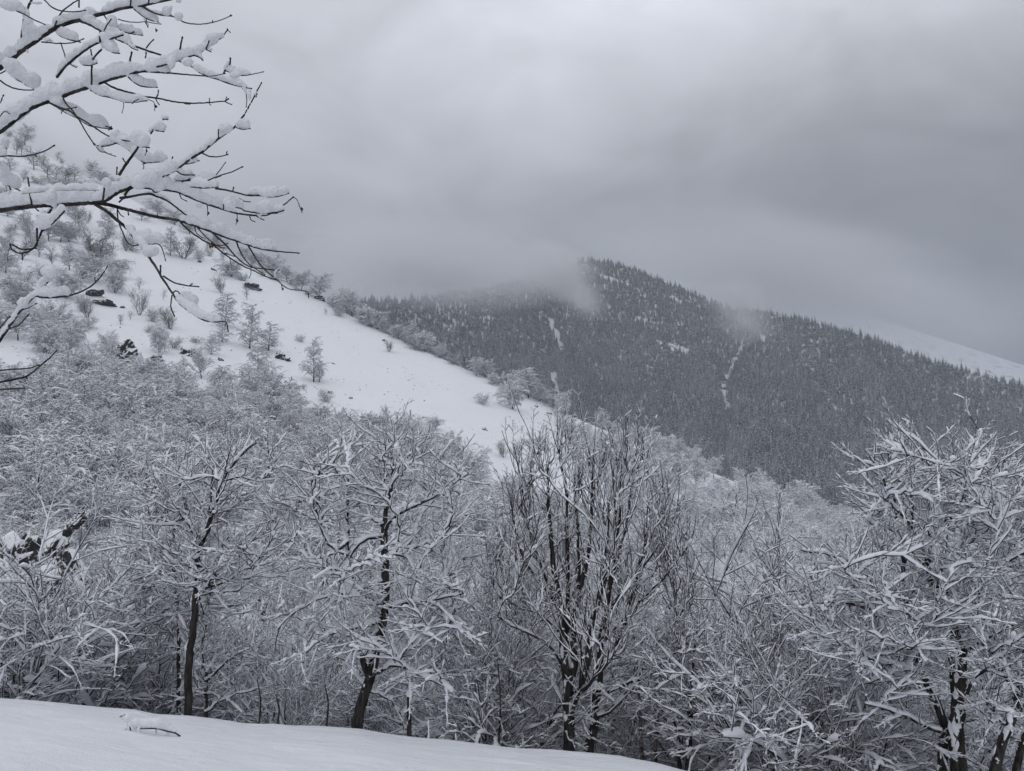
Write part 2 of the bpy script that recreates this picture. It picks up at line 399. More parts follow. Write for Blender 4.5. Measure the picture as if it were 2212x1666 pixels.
# --- fine end sprays: a twig with its side twigs and the snow on them, for each steepness of the branch that bears it
TILTS = (-40, -12, 12, 36, 60, 80); NSEED = 3
spray_coll = bpy.data.collections.new('spray_kinds')
for ti, tilt in enumerate(TILTS):
    for sd_ in range(NSEED):
        rng = np.random.default_rng(900 + ti * 10 + sd_)
        a = math.radians(tilt); t = np.linspace(0, 1, 6)
        lf = rng.uniform(.36, .46)
        ang_ = a + np.radians(12) * t * (1 if tilt > -20 else -.5)
        st = lf / 5
        P0 = np.zeros((1, 6, 3))
        for k in range(1, 6): P0[0, k] = P0[0, k - 1] + st * np.array([math.cos(ang_[k]), rng.normal(0, .10), math.sin(ang_[k])])
        R0 = np.linspace(.0075, .0042, 6)[None]
        P1, R1 = grow(rng, P0, R0, 5, .08, .92, (28, 52), .5, 4, up=.25, wob=.14, rr=.8, rmin=.0045, tipcut=.35, flat=.35 if tilt < 50 else 0)
        P2, R2 = grow(rng, P1, R1, 1, .3, .8, (28, 50), .55, 3, up=.1, wob=.12, rr=.9, rmin=.004, tipcut=.3)
        ac = Acc().add(*tube(P0, R0, 3), 0).add(*tube(P1, R1, 3), 0).add(*tube(P2, R2, 3), 0)
        P0f, R0f = resample(P0, R0, 9); P1f, R1f = resample(P1, R1, 6)
        for P, R, S, bs, kp in ((P0f, R0f, 4, .022, 1), (P1f, R1f, 3, .017, .9), (P2, R2, 3, .012, .8)):
            V, F = snow_on(rng, P, R, S, bs, .5, .75, 1.1, kp, .10, .62, .22)
            if len(F): ac.add(V, F, 1)
        o = bpy.data.objects.new('spray_%02d' % (ti * NSEED + sd_), ac.mesh('spray', [M_TWIG, M_SNOW])); spray_coll.objects.link(o)
G_SPRAY = scatter_group('scatter_sprays', spray_coll)
def spray_points(rng, P, per, t0=.2, scale=(.7, 1.25), spread=.55):
    """where the end sprays sit along branches P, and which steepness each has"""
    n, K, _ = P.shape
    t = t0 + (1 - t0) * (np.arange(per)[None] + rng.random((n, per))) / per
    t[:, -1] = 1.0
    x = t * (K - 1); i = np.clip(x.astype(int), 0, K - 2); f = (x - i)[..., None]; r = np.arange(n)[:, None]
    S = P[r, i] * (1 - f) + P[r, i + 1] * f; T = norm(P[r, i + 1] - P[r, i])
    d = norm(T + rng.normal(0, spread, T.shape) * (t < .999)[..., None])
    d = d.reshape(-1, 3); S = S.reshape(-1, 3)
    el = np.degrees(np.arcsin(np.clip(d[:, 2], -1, 1)))
    k = np.abs(el[:, None] - np.array(TILTS)[None]).argmin(1) * NSEED + rng.integers(0, NSEED, len(S))
    return S, rng.uniform(*scale, len(S)), np.arctan2(d[:, 1], d[:, 0]), k
def add_sprays(parent, mesh):
    t = link('twigs', mesh, parent, kind='stuff'); m = t.modifiers.new('scatter', 'NODES'); m.node_group = G_SPRAY; return t

# ------------------------------------------------------------------ tree kinds seen from afar (meshes shared between copies)
BRANCH_MESH = {}
def build_variant(key, seed, kind, H=8.0, snow=1.0, trunk_m=None, tw=.014):
    rng = np.random.default_rng(seed)
    K = 9
    trunk_m = trunk_m or M_BARK
    def stem(n, lean, r, h0, spread=.0, curve=.25):
        P = np.zeros((n, K, 3)); t = np.linspace(0, 1, K)
        for i in range(n):
            a = rng.random() * 6.28 if n > 1 else rng.random() * 6.28; l = lean * rng.uniform(.5, 1.3)
            hh = h0 * rng.uniform(.75, 1.05) if n > 1 else h0
            dx = l * hh * (t ** (1 + curve)) + spread * rng.random()
            P[i, :, 0] = dx * math.cos(a) + rng.normal(0, .02, K).cumsum() * hh * .15
            P[i, :, 1] = dx * math.sin(a) + rng.normal(0, .02, K).cumsum() * hh * .15
            P[i, :, 2] = hh * t * math.cos(l * .5) - .3 * (1 - t)
        R = np.tile(r * (1 - .82 * t)[None], (n, 1)) * rng.uniform(.7, 1.1, (n, 1))
        return P, R
    if kind == 'birch':
        P0, R0 = stem(1, .06, .13, H)
        P1, R1 = grow(rng, P0, R0, 40, .10, .99, (45, 75), .33, 6, up=.6, droop=.9, wob=.2, rr=.45, rmin=.028, tipcut=.62)
        P2, R2 = grow(rng, P1, R1, 8, .15, 1, (25, 50), .5, 5, droop=1.2, wob=.22, rr=.8, rmin=tw, tipcut=.4)
        P3, R3 = grow(rng, P2, R2, 4, .15, 1, (25, 60), .55, 4, droop=1.3, wob=.3, rmin=tw * .7, tipcut=.3)
    elif kind == 'round':
        P0, R0 = stem(1, .1, .15, H * .8)
        P1, R1 = grow(rng, P0, R0, 22, .2, .99, (35, 70), .55, 7, up=.8, droop=.4, wob=.25, rr=.5, rmin=.032, tipcut=.45)
        P2, R2 = grow(rng, P1, R1, 12, .15, 1, (30, 60), .46, 5, up=.25, droop=.7, wob=.25, rr=.8, rmin=tw, tipcut=.35)
        P3, R3 = grow(rng, P2, R2, 4, .15, 1, (30, 60), .5, 4, droop=.9, wob=.3, rmin=tw * .7, tipcut=.3)
    elif kind == 'vase':
        P0, R0 = stem(7, .34, .07, H * .92, .15, -.2)
        P1, R1 = grow(rng, P0, R0, 11, .15, .98, (22, 45), .4, 6, up=.5, wob=.25, rr=.6, rmin=.022, tipcut=.45)
        P2, R2 = grow(rng, P1, R1, 6, .2, 1, (25, 50), .5, 4, up=.25, wob=.3, rmin=tw, tipcut=.4)
        P3, R3 = grow(rng, P2, R2, 2, .2, 1, (25, 55), .6, 4, droop=.2, wob=.3, rmin=tw * .7, tipcut=.3)
    elif kind == 'arch':                                 # stems bent over under their snow
        P0, R0 = stem(8, .5, .06, H * .85, .2, .2)
        P1, R1 = grow(rng, P0, R0, 11, .2, .99, (30, 60), .5, 7, up=.6, droop=1.3, wob=.22, rr=.5, rmin=.024, tipcut=.3)
        P2, R2 = grow(rng, P1, R1, 9, .12, 1, (25, 55), .45, 5, up=.2, droop=1.1, wob=.25, rmin=tw, tipcut=.35)
        P3, R3 = grow(rng, P2, R2, 4, .15, 1, (30, 60), .55, 4, droop=1.0, wob=.3, rmin=tw * .7, tipcut=.3)
    elif kind == 'bush':
        P0, R0 = stem(9, .65, .035, H * .85, .15, -.1)
        P1, R1 = grow(rng, P0, R0, 9, .12, .98, (25, 55), .5, 5, up=.2, droop=.6, wob=.3, rr=.6, rmin=.016, tipcut=.3)
        P2, R2 = grow(rng, P1, R1, 5, .15, 1, (30, 60), .55, 4, droop=.7, wob=.3, rmin=tw * .8, tipcut=.3)
        P3, R3 = grow(rng, P2, R2, 2, .2, 1, (30, 60), .6, 3, droop=.7, wob=.3, rmin=tw * .6, tipcut=.3)
    else:                                                # sparse young tree
        P0, R0 = stem(2, .14, .06, H)
        P1, R1 = grow(rng, P0, R0, 12, .2, .97, (30, 55), .32, 5, up=.5, droop=.1, wob=.25, rr=.5, rmin=.022, tipcut=.5)
        P2, R2 = grow(rng, P1, R1, 5, .2, 1, (30, 55), .5, 4, up=.1, wob=.3, rmin=tw, tipcut=.4)
        P3, R3 = grow(rng, P2, R2, 2, .3, 1, (30, 55), .6, 3, wob=.3, rmin=tw * .7, tipcut=.3)
    a = Acc().add(*tube(P0, R0, 7)); trunk = a.mesh(key + '_trunk', [trunk_m])
    b = Acc().add(*tube(P1, R1, 4)).add(*tube(P2, R2, 3)).add(*tube(P3, R3, 3)); crown = b.mesh(key + '_crown', [M_FTWIG])
    c = Acc()
    for P, R, S, kp, bs in ((P0, R0, 5, 1, .05), (P1, R1, 5, .95, .085), (P2, R2, 3, .92, .056), (P3, R3, 3, .85, .038)):
        V, F = snow_on(rng, P, R, S, bs * snow, .6 * snow, .55, 1.1, kp * min(1, .4 + .6 * snow), .06)
        if len(F): c.add(V, F)
    sn = c.mesh(key + '_snow', [M_SNOW])
    top = max(P[..., 2].max() for P in (P0, P1, P2))
    wdt = np.percentile(np.abs(P2[..., :2]).max(-1), 95)
    BRANCH_MESH[key] = (trunk, crown, sn, top, wdt)
    return a.tris() + b.tris() + c.tris()
TRIS = 0
for i in range(3): TRIS += build_variant('birch%d' % i, 10 + i, 'birch', 8, 1.3, M_BARK)
for i in range(4): TRIS += build_variant('round%d' % i, 20 + i, 'round', 8, 2.1)
for i in range(2): TRIS += build_variant('bare%d' % i, 30 + i, 'round', 8, .55, tw=.016)
for i in range(2): TRIS += build_variant('vase%d' % i, 40 + i, 'vase', 7, .5, tw=.020)
for i in range(3): TRIS += build_variant('arch%d' % i, 50 + i, 'arch', 6, 1.75)
for i in range(2): TRIS += build_variant('bush%d' % i, 60 + i, 'bush', 3, .6)
for i in range(2): TRIS += build_variant('sparse%d' % i, 70 + i, 'sparse', 6, .45, tw=.020)

prng = random.Random(5)
def put_tree(name, key, pos, h, width=None, label=None, cat='tree', group=None, rz=None, lean=0.0):
    trunk, crown, sn, top, wdt = BRANCH_MESH[key][:5]
    e = link(name, None, None, label, cat, group)
    e.location = pos; s = h / top
    sxy = s if width is None else min(max(width / (2 * wdt), s * .55), s * 1.7)
    e.scale = (sxy, sxy, s); e.rotation_euler = (lean * prng.uniform(-1, 1), lean * prng.uniform(-1, 1), prng.random() * 6.28 if rz is None else rz)
    e.empty_display_size = .2
    link('trunk', trunk, e)
    c = link('crown', crown, e); link('snow', sn, c)
    if len(BRANCH_MESH[key]) > 5: add_sprays(c, BRANCH_MESH[key][5])
    return e
def hill_tree(name, key, u, v, hpx, wpx, label, cat='tree', group=None):
    p = HILL.put(u, v); k = p[1] / FD
    return put_tree(name, key, p - np.array([0, 0, .1]), hpx * k, wpx * k, label, cat, group)

# --- trees standing apart on the white slope: (kind, u, v of foot, height, width, words)
HT = [
 ('bare0', 53, 309, 46, 36, 'bare tree highest up on the left skyline'),
 ('bush0', 19, 288, 14, 18, 'low bush at the very top of the left skyline'),
 ('bare1', 36, 334, 40, 22, 'thin bare tree below the topmost skyline tree, left of its pair'),
 ('bare0', 46, 335, 40, 22, 'thin bare tree below the topmost skyline tree, right of its pair'),
 ('bare1', 73, 367, 46, 32, 'open grey tree alone on the upper slope above the row of bushes'),
 ('bare0', 22, 369, 34, 26, 'grey tree at the left edge above the thick snowy bough'),
 ('sparse0', 123, 336, 21, 18, 'small dark tree on the upper skyline left of the gap'),
 ('bush1', 135, 339, 11, 10, 'tiny bush on the upper skyline'),
 ('bare0', 196, 376, 40, 34, 'tall rounded tree on the skyline right of the upper slope'),
 ('round0', 224, 386, 30, 34, 'bushy tree on the skyline right of the tall rounded one'),
 ('round1', 246, 394, 26, 30, 'lower bushy tree on the skyline beside the upright twig'),
 ('bare1', 103, 384, 34, 26, 'grey tree at the left of the upper row'),
 ('bare0', 121, 388, 33, 22, 'grey narrow tree second in the upper row'),
 ('bare1', 141, 390, 32, 26, 'grey tree third in the upper row'),
 ('bare0', 161, 391, 36, 30, 'grey tree at the right end of the upper row'),
 ('bush0', 86, 398, 20, 34, 'dark bush at the left of the low hedge under the upper row'),
 ('bush1', 116, 401, 18, 30, 'dark bush in the middle of the low hedge under the upper row'),
 ('bush0', 148, 402, 20, 36, 'dark bush right of the middle of the low hedge'),
 ('bush1', 175, 404, 18, 30, 'dark bush at the right end of the low hedge'),
 ('birch0', 49, 498, 46, 22, 'slim bare tree under the left part of the thick bough'),
 ('birch1', 58, 511, 50, 20, 'slim tree with a twin stem left of the hanging snowy twig'),
 ('bush1', 18, 505, 26, 28, 'rounded bush at the left edge under the thick bough'),
 ('bare0', 163, 490, 58, 30, 'tall dark-stemmed tree just under the thick bough, left of its pair'),
 ('bare1', 171, 498, 54, 28, 'dark-stemmed tree just under the thick bough, right of its pair'),
 ('birch2', 236, 506, 54, 34, 'upright snowy tree beside the slanting lower branch'),
 ('bare1', 105, 521, 48, 34, 'dark tree behind the hanging snow lump'),
 ('round2', 130, 523, 46, 56, 'wide spreading tree behind the hanging snow lump'),
 ('vase0', 204, 557, 66, 50, 'tall open-crowned tree in the middle of the upper left slope'),
 ('birch0', 230, 560, 44, 28, 'slender tree right of the tall open-crowned one'),
 ('round1', 150, 584, 52, 34, 'snowy tree left of the tall open-crowned one'),
 ('bare0', 174, 573, 38, 26, 'small tree left under the tall open-crowned one'),
 ('round2', 206, 611, 60, 92, 'very wide spreading tree on the left slope above the two rocks'),
 ('vase1', 172, 611, 36, 26, 'small upright tree left of the very wide one'),
 ('arch0', 249, 633, 48, 40, 'weeping tree below the right of the very wide one'),
 ('sparse1', 109, 566, 18, 12, 'tiny sapling on the slope left of the open-crowned trees'),
 ('vase1', 45, 560, 52, 40, 'grey tree at the left edge between two hanging twigs'),
 ('round0', 12, 590, 44, 50, 'dense dark tree at the left edge on the middle slope'),
 ('bush0', 48, 612, 34, 36, 'dark bush at the left on the middle slope'),
 ('birch1', 368, 553, 58, 32, 'upright tree under the right hanging twig on the meadow shoulder'),
 ('vase0', 397, 559, 48, 58, 'wide dark shrub tree on the meadow shoulder'),
 ('bush0', 429, 561, 30, 25, 'bush right of the wide dark shrub tree'),
 ('bush1', 453, 554, 25, 18, 'small bush on the skyline right of the shoulder trees'),
 ('bush0', 287, 543, 36, 36, 'shrub beside the thin curved hanging twig'),
 ('round3', 306, 476, 26, 34, 'tree on the skyline directly under the bough fork'),
 ('round0', 340, 468, 36, 44, 'dense tree on the skyline right under the bough fork'),
 ('round1', 378, 486, 36, 50, 'dense tree on the skyline under the two lower branches'),
 ('round3', 410, 506, 32, 40, 'dense tree on the skyline beneath the lowest long branch'),
 ('arch1', 500, 598, 42, 46, 'arching snowy tree on the shoulder above the dark boulder'),
 ('bush1', 523, 607, 20, 24, 'low bush left above the dark boulder'),
 ('vase1', 480, 634, 40, 34, 'round upright shrub alone left of the dark boulder'),
 ('sparse0', 534, 648, 33, 18, 'leafless sapling just below the dark boulder'),
 ('sparse1', 300, 626, 28, 22, 'leafless forked sapling on the open slope'),
 ('sparse0', 352, 648, 23, 12, 'thin crooked sapling in the middle of the open slope'),
 ('vase0', 301, 681, 56, 34, 'upright tree below the forked sapling'),
 ('bush0', 332, 696, 38, 34, 'snowy bush right of the upright tree'),
 ('sparse1', 355, 690, 29, 16, 'thin sapling between the snowy bush and the leaning shrub'),
 ('vase1', 370, 712, 50, 48, 'leaning many-stemmed shrub above the small dark cliff'),
 ('arch2', 175, 674, 38, 24, 'narrow weeping tree below the two snowy rocks'),
 ('vase0', 120, 690, 42, 34, 'upright bare shrub by the long curved twig'),
 ('bush1', 182, 710, 28, 36, 'round bush alone above the left wood'),
 ('sparse0', 260, 702, 24, 20, 'thin spiky shrub in the snow gap'),
 ('sparse1', 281, 690, 20, 12, 'tiny upright shrub beside the spiky one'),
 ('birch1', 486, 707, 70, 50, 'tall birch pair behind the tip of the lowest hanging branch'),
 ('birch0', 480, 740, 46, 30, 'birch below the tip of the lowest hanging branch'),
 ('birch2', 540, 753, 92, 52, 'tallest weeping birch left of the open meadow'),
 ('birch0', 580, 758, 58, 42, 'weeping birch right beside the tallest one'),
 ('birch1', 558, 834, 86, 60, 'dense birch below the weeping pair'),
 ('birch2', 677, 825, 90, 46, 'tall birch standing alone in the meadow'),
 ('birch0', 690, 826, 46, 18, 'thin small birch at the foot of the lone meadow birch'),
 ('bush0', 646, 738, 17, 20, 'small bush above the lone meadow birch'),
 ('arch0', 345, 763, 60, 36, 'umbrella-shaped birch between the two dark cliffs'),
 ('bush1', 319, 719, 19, 20, 'small bush above the umbrella-shaped birch'),
 ('birch1', 456, 766, 44, 32, 'small birch at the right of the dark cliffs'),
 ('bush0', 424, 741, 16, 30, 'flat bush on the snow above the right cliff'),
 ('bush1', 375, 751, 24, 32, 'bush on the snow shelf between the cliffs'),
 ('bush1', 707, 868, 28, 32, 'round bush below the lone meadow birch'),
 ('arch1', 692, 907, 32, 44, 'bent snowy bush at the lower left meadow edge'),
 ('birch0', 741, 928, 44, 30, 'small birch at the lower meadow edge'),
 ('vase1', 824, 927, 34, 22, 'small round shrub at the bottom of the meadow'),
 ('arch2', 934, 927, 28, 36, 'bent snowy bush at the bottom of the meadow'),
 ('vase0', 840, 760, 26, 24, 'little dark shrub high on the open meadow'),
 ('bush0', 1040, 873, 26, 32, 'round bush in the right part of the meadow'),
 ('arch0', 1107, 884, 60, 48, 'leaning weeping birch near the right meadow edge'),
 ('vase0', 1009, 800, 42, 30, 'upright dark tree on the meadow skyline'),
 ('round0', 1049, 810, 40, 48, 'rounded snowy tree on the meadow skyline'),
 ('sparse1', 1127, 935, 16, 10, 'tiny sapling low in the right of the meadow'),
 ('vase1', 1089, 989, 40, 34, 'round upright shrub at the foot of the meadow, left of its pair'),
 ('vase0', 1120, 982, 34, 24, 'upright shrub at the foot of the meadow, right of its pair'),
 ('bush1', 1142, 964, 18, 22, 'small bush at the foot of the meadow'),
 ('bush0', 1176, 971, 22, 28, 'bush right of the shrubs at the foot of the meadow'),
 ('sparse0', 1193, 888, 26, 14, 'sparse sapling near the right end of the meadow'),
 ('sparse1', 1209, 914, 20, 12, 'tiny sapling at the right end of the meadow'),
 ('sparse0', 705, 680, 13, 12, 'tiny sapling just below the meadow skyline'),
 ('bush1', 733, 683, 24, 26, 'small bush on the meadow skyline at the left'),
 ('round1', 690, 632, 52, 48, 'large snowy tree where the meadow skyline begins'),
 ('round2', 652, 606, 40, 44, 'dense tree on the skyline above the meadow'),
 ('round3', 620, 588, 38, 44, 'dense tree on the skyline left of the meadow'),
 ('arch1', 724, 655, 34, 34, 'arching tree on the skyline right of the large one'),
 ('round0', 760, 678, 60, 50, 'tall round tree on the skyline above the meadow'),
 ('arch2', 792, 690, 40, 44, 'arching snowy tree right of the tall round skyline tree'),
 ('round1', 815, 702, 36, 40, 'round snowy tree low on the meadow skyline'),
 ('bush0', 830, 717, 26, 28, 'small bush leaning on the meadow skyline'),
 ('round3', 862, 728, 34, 34, 'snowy tree left of the twin skyline trees'),
 ('birch1', 891, 741, 52, 32, 'taller of the twin skyline trees'),
 ('arch0', 919, 754, 42, 44, 'weeping one of the twin skyline trees'),
 ('round2', 950, 772, 28, 36, 'snowy tree on the skyline after the twin trees'),
 ('bush1', 978, 786, 24, 34, 'snowy bush on the skyline left of the dark upright tree'),
 ('round1', 1142, 860, 60, 56, 'big rounded snowy tree at the meadow skyline end'),
 ('round2', 1168, 866, 36, 38, 'rounded tree right of the big skyline one'),
 ('arch1', 1102, 838, 38, 44, 'arching tree left of the big rounded skyline one'),
 ('bush0', 1080, 824, 22, 30, 'bush on the skyline left of the arching tree'),
 ('round3', 1196, 884, 34, 34, 'grey tree where the meadow skyline meets the right wood'),
 ('round0', 560, 566, 34, 44, 'dense tree on the skyline behind the long lower branch'),
 ('round1', 592, 584, 46, 46, 'tall dense tree on the skyline behind the long lower branch'),
 ('round2', 530, 560, 30, 42, 'bushy tree on the skyline behind the fine lower twigs'),
 ('round3', 470, 530, 30, 44, 'bushy tree on the skyline under the lower twigs'),
]
NAMES = {'birch': 'birch_tree', 'round': 'snowy_tree', 'bare': 'bare_tree', 'vase': 'shrub_tree', 'arch': 'weeping_tree', 'bush': 'bush', 'sparse': 'sapling'}
for key, u, v, h, wd, lab in HT:
    nm = NAMES[key.rstrip('0123456789')]
    cat = 'bush' if nm == 'bush' else ('sapling' if nm == 'sapling' else 'tree')
    big = 1.14 if u < 330 else 1.1
    hill_tree(nm, key, u, v, h * big, wd * big, lab, cat, 'trees scattered over the snowy slope')

# --- woods: (group words, name, label, polygon in the picture for the feet, spacing in m, kinds, height range)
def in_poly(x, y, poly):
    c = False; j = len(poly) - 1
    for i in range(len(poly)):
        if (poly[i][1] > y) != (poly[j][1] > y) and x < (poly[j][0] - poly[i][0]) * (y - poly[i][1]) / (poly[j][1] - poly[i][1]) + poly[i][0]: c = not c
        j = i
    return c
WOODS = [
 ('wood on the right slope', 'woodland_tree', 'rounded snow-laden tree in the wood below the dark conifers',
  [(1195, 885), (1300, 935), (1500, 1010), (1700, 1090), (1850, 1145), (2000, 1190), (2300, 1250), (2300, 1330), (1900, 1320), (1560, 1230), (1330, 1090), (1230, 990)], 4.5,
  ['round0', 'round1', 'round2', 'round3', 'round0', 'arch0', 'birch1'], (4.0, 7.4), 2),
 ('wood behind the vase-shaped tree', 'woodland_tree', 'drooping white tree in the wood right of the vase-shaped tree',
  [(1560, 1232), (1900, 1322), (2300, 1332), (2300, 1440), (1500, 1440), (1300, 1200), (1330, 1095)], 3.2,
  ['arch0', 'round0', 'arch2', 'round1', 'round3', 'birch0'], (2.8, 4.8), 2),
 ('wood below the meadow', 'woodland_tree', 'drooping snow-laden tree in the wood under the open meadow',
  [(650, 915), (760, 950), (900, 950), (1020, 1000), (1040, 1035), (1010, 1070), (1150, 1105), (1300, 1180), (1300, 1300), (600, 1300), (560, 1000)], 3.7,
  ['arch0', 'arch1', 'arch2', 'round0', 'round2', 'bush0'], (3.8, 6.2), 2),
 ('wood on the left slope', 'birch_tree', 'drooping snow-laden birch in the dense left wood',
  [(-260, 700), (-60, 720), (60, 715), (150, 720), (200, 760), (290, 812), (430, 800), (520, 850), (640, 880), (660, 925), (600, 1010), (600, 1200), (-260, 1200), (-260, 860), (40, 850), (150, 850), (140, 800), (60, 745), (-260, 740)], 3.9,
  ['arch0', 'arch1', 'arch2', 'birch0', 'birch2', 'round2', 'round3'], (4.6, 7.4), 2),
 ('wood among the left rocks', 'birch_tree', 'bent white tree among the dark rocks at lower left',
  [(-260, 1200), (600, 1200), (600, 1420), (-260, 1420)], 3.4, ['arch0', 'arch1', 'arch2', 'bush1'], (3.0, 4.4), 2),
]
WOODS.append(('trees crowding the upper left slope', 'slope_tree', '', [(-260, 420), (60, 425), (190, 470), (280, 520), (270, 600), (150, 640), (250, 690), (160, 725), (-260, 740)], 11.0, ['bare0', 'bare1', 'vase0', 'birch1', 'round2', 'arch1'], (4.5, 8.5), 2))
WOODS.append(('trees along the far left skyline', 'slope_tree', '', [(-260, 180), (0, 300), (60, 330), (170, 385), (260, 425), (200, 430), (60, 400), (-260, 330)], 15.0, ['bare0', 'bare1', 'vase1'], (4.5, 7.5), 2))
WOODS.append(('trees along the meadow skyline', 'slope_tree', '', [(400, 498), (520, 560), (640, 620), (760, 682), (900, 752), (1010, 803), (1190, 884), (1190, 890), (1000, 806), (880, 748), (740, 678), (600, 612), (480, 566), (400, 530)], 5.0, ['round0', 'round1', 'round3', 'arch0', 'bush0'], (3.0, 6.0), 2))
wrng = np.random.default_rng(77)
pts_all = []
WCOUNT = 0
ROCKS_NEAR = [(50, 1240, 55), (163, 1265, 28), (346, 1262, 28), (167, 1128, 16), (310, 1228, 16), (293, 1322, 30), (530, 1345, 30)]
for grp, nm, lab, poly, sp_, kinds, hr, _l in WOODS:
    us = [p[0] for p in poly]; vs = [p[1] for p in poly]
    n_ok = 0
    for _ in range(5200):
        u = wrng.uniform(min(us), max(us)); t = wrng.random()
        p = HILL.at_us(np.array([u]), np.array([t]))[0]
        pu, pv = project(p)
        if not in_poly(pu, pv, poly): continue
        s2 = sp_ * (.75 + .6 * wrng.random())
        if any((p[0] - q[0]) ** 2 + ((p[1] - q[1]) * .8) ** 2 < s2 * s2 for q in pts_all): continue
        hh = wrng.uniform(*hr)
        if any(abs(pu - a) < r * 1.0 + 6 and 0 < pv - b < r * 1.0 + hh * FD / p[1] * .75 for a, b, r in ROCKS_NEAR): continue
        pts_all.append(p); n_ok += 1
        k = kinds[wrng.integers(len(kinds))]
        look = {'ro': 'rounded snow-laden tree', 'ar': 'bent-over snow-laden tree', 'bi': 'slim drooping tree', 'ba': 'bare grey tree', 'bu': 'low snowy bush', 'va': 'many-stemmed grey tree'}[k[:2]]
        fu = (pu - max(min(us), 0)) / (min(max(us), 2212) - max(min(us), 0)); fv = (pv - min(vs)) / (max(vs) - min(vs))
        row = 'upper' if fv < .34 else ('middle' if fv < .67 else 'lower'); side = 'left' if fu < .34 else ('central' if fu < .67 else 'right')
        put_tree(nm, k, p - np.array([0, 0, .15]), hh, None, ('%s, %s %s among the %s' if grp.startswith('trees') else '%s in the %s %s part of the %s') % (look, row, side, grp), 'tree', grp, lean=.1)
    WCOUNT += n_ok
    print('WOOD', grp, n_ok)

# --- dead grass and turf edges poking through the snow of the meadow
grng = np.random.default_rng(404)
M_GRASS, t_, b_ = mat('dead_grass', (.16, .14, .12), .9, .1)
gu = grng.uniform(0, 1250, 9000); gt = grng.uniform(.3, .995, 9000)
gp = HILL.at_us(gu, gt); gpu, gpv = project(gp)
pat = fbm(gpu / 60, (gpv - .45 * gpu) / 14, 4, 71)
okg = (pat > .10) & (gpv < 960) & (grng.random(9000) < .55)
gp = gp[okg]; n = len(gp)
V = []; F = []
for k in range(n):
    for q in range(2):
        a = grng.random() * 6.28; l = grng.uniform(.08, .26); h = grng.uniform(.05, .20); c = gp[k] + np.array([grng.normal(0, .15), grng.normal(0, .15), -.03])
        d = np.array([math.cos(a), math.sin(a), 0]) * l; t = np.array([grng.normal(0, .08), grng.normal(0, .08), h])
        i0 = len(V); V += [c - d, c + d, c + d * .4 + t, c - d * .5 + t * .8]; F.append((i0, i0 + 1, i0 + 2, i0 + 3))
link('grass_tufts', mesh_np('grass_tufts', np.array(V), np.array(F), [M_GRASS], None, False), None, 'sparse dead grass poking through the meadow snow', 'grass', None, 'stuff')

# ------------------------------------------------------------------ conifers of the mountain
def conifer_mesh(key, seed, H, Wd, snow, needles):
    rng = np.random.default_rng(seed)
    V = []; F = []; M = []
    def quad(a, b, c, d, m):
        i = len(V); V.extend([a, b, c, d]); F.append((i, i + 1, i + 2, i + 3)); M.append(m)
    S = 5
    for k in range(S):                                   # trunk
        a0, a1 = 2 * math.pi * k / S, 2 * math.pi * (k + 1) / S
        r0, r1 = H * .016, H * .003
        quad((r0 * math.cos(a0), r0 * math.sin(a0), -.5), (r0 * math.cos(a1), r0 * math.sin(a1), -.5), (r1 * math.cos(a1), r1 * math.sin(a1), H), (r1 * math.cos(a0), r1 * math.sin(a0), H), 2)
    nl = 13
    for l in range(nl):
        t = l / (nl - 1); z = H * (.10 + .88 * t ** .92)
        R = Wd * .5 * (1 - t) ** .8 * rng.uniform(.8, 1.15) + .12
        nb = max(4, int(8 * (1 - t * .5)))
        a0 = rng.random() * 6.28
        for b in range(nb):
            a = a0 + 6.283 * b / nb + rng.normal(0, .2); r = R * rng.uniform(.7, 1.2)
            dz = -r * rng.uniform(.35, .6); wd = r * rng.uniform(.32, .5) + .06
            ca, sa = math.cos(a), math.sin(a)
            def pt(rr, s, zz): return (ca * rr - sa * s, sa * rr + ca * s, z + zz)
            quad(pt(0, 0, .12 * r), pt(r * .6, wd, dz * .5), pt(r, 0, dz), pt(r * .6, -wd, dz * .5), 0)
            if rng.random() < snow:
                q = rng.uniform(.25, .6) * (.7 + .6 * snow); o = .10 * H / 10
                quad(pt(r * .12, 0, .12 * r + o), pt(r * .6, wd * q, dz * .5 + o * .8), pt(r * (.8 + .2 * q), 0, dz * .9 + o), pt(r * .6, -wd * q, dz * .5 + o * .8), 1)
    return mesh_np(key, np.array(V), np.array(F), [needles, M_SNOW, M_BARK], M, False)
CON = [conifer_mesh('spruce%d' % i, 100 + i, 12, (5.2, 4.4, 5.8, 4.8, 5.6)[i], (.75, .35, .95, .6, 1.0)[i], (M_NEED, M_NEED, M_NEED, M_NEED, M_NEED2)[i]) for i in range(5)]
crng = np.random.default_rng(9)
NC = 220000
uu = crng.uniform(640, 2330, NC); ss = crng.random(NC)
cpnt = MOUNT.at_us(uu, ss)
pu, pv = project(cpnt)
size = FD / cpnt[:, 1]                                   # picture units per metre
hgt = (8.0 + 11.5 * crng.random(NC) ** 1.3 + 5 * fbm(pu / 35, pv / 25, 3, 62)) * (1 - .12 * ss)
dens = np.clip((size.min() / size) ** 2 * 5.0, 0, 1) * .8
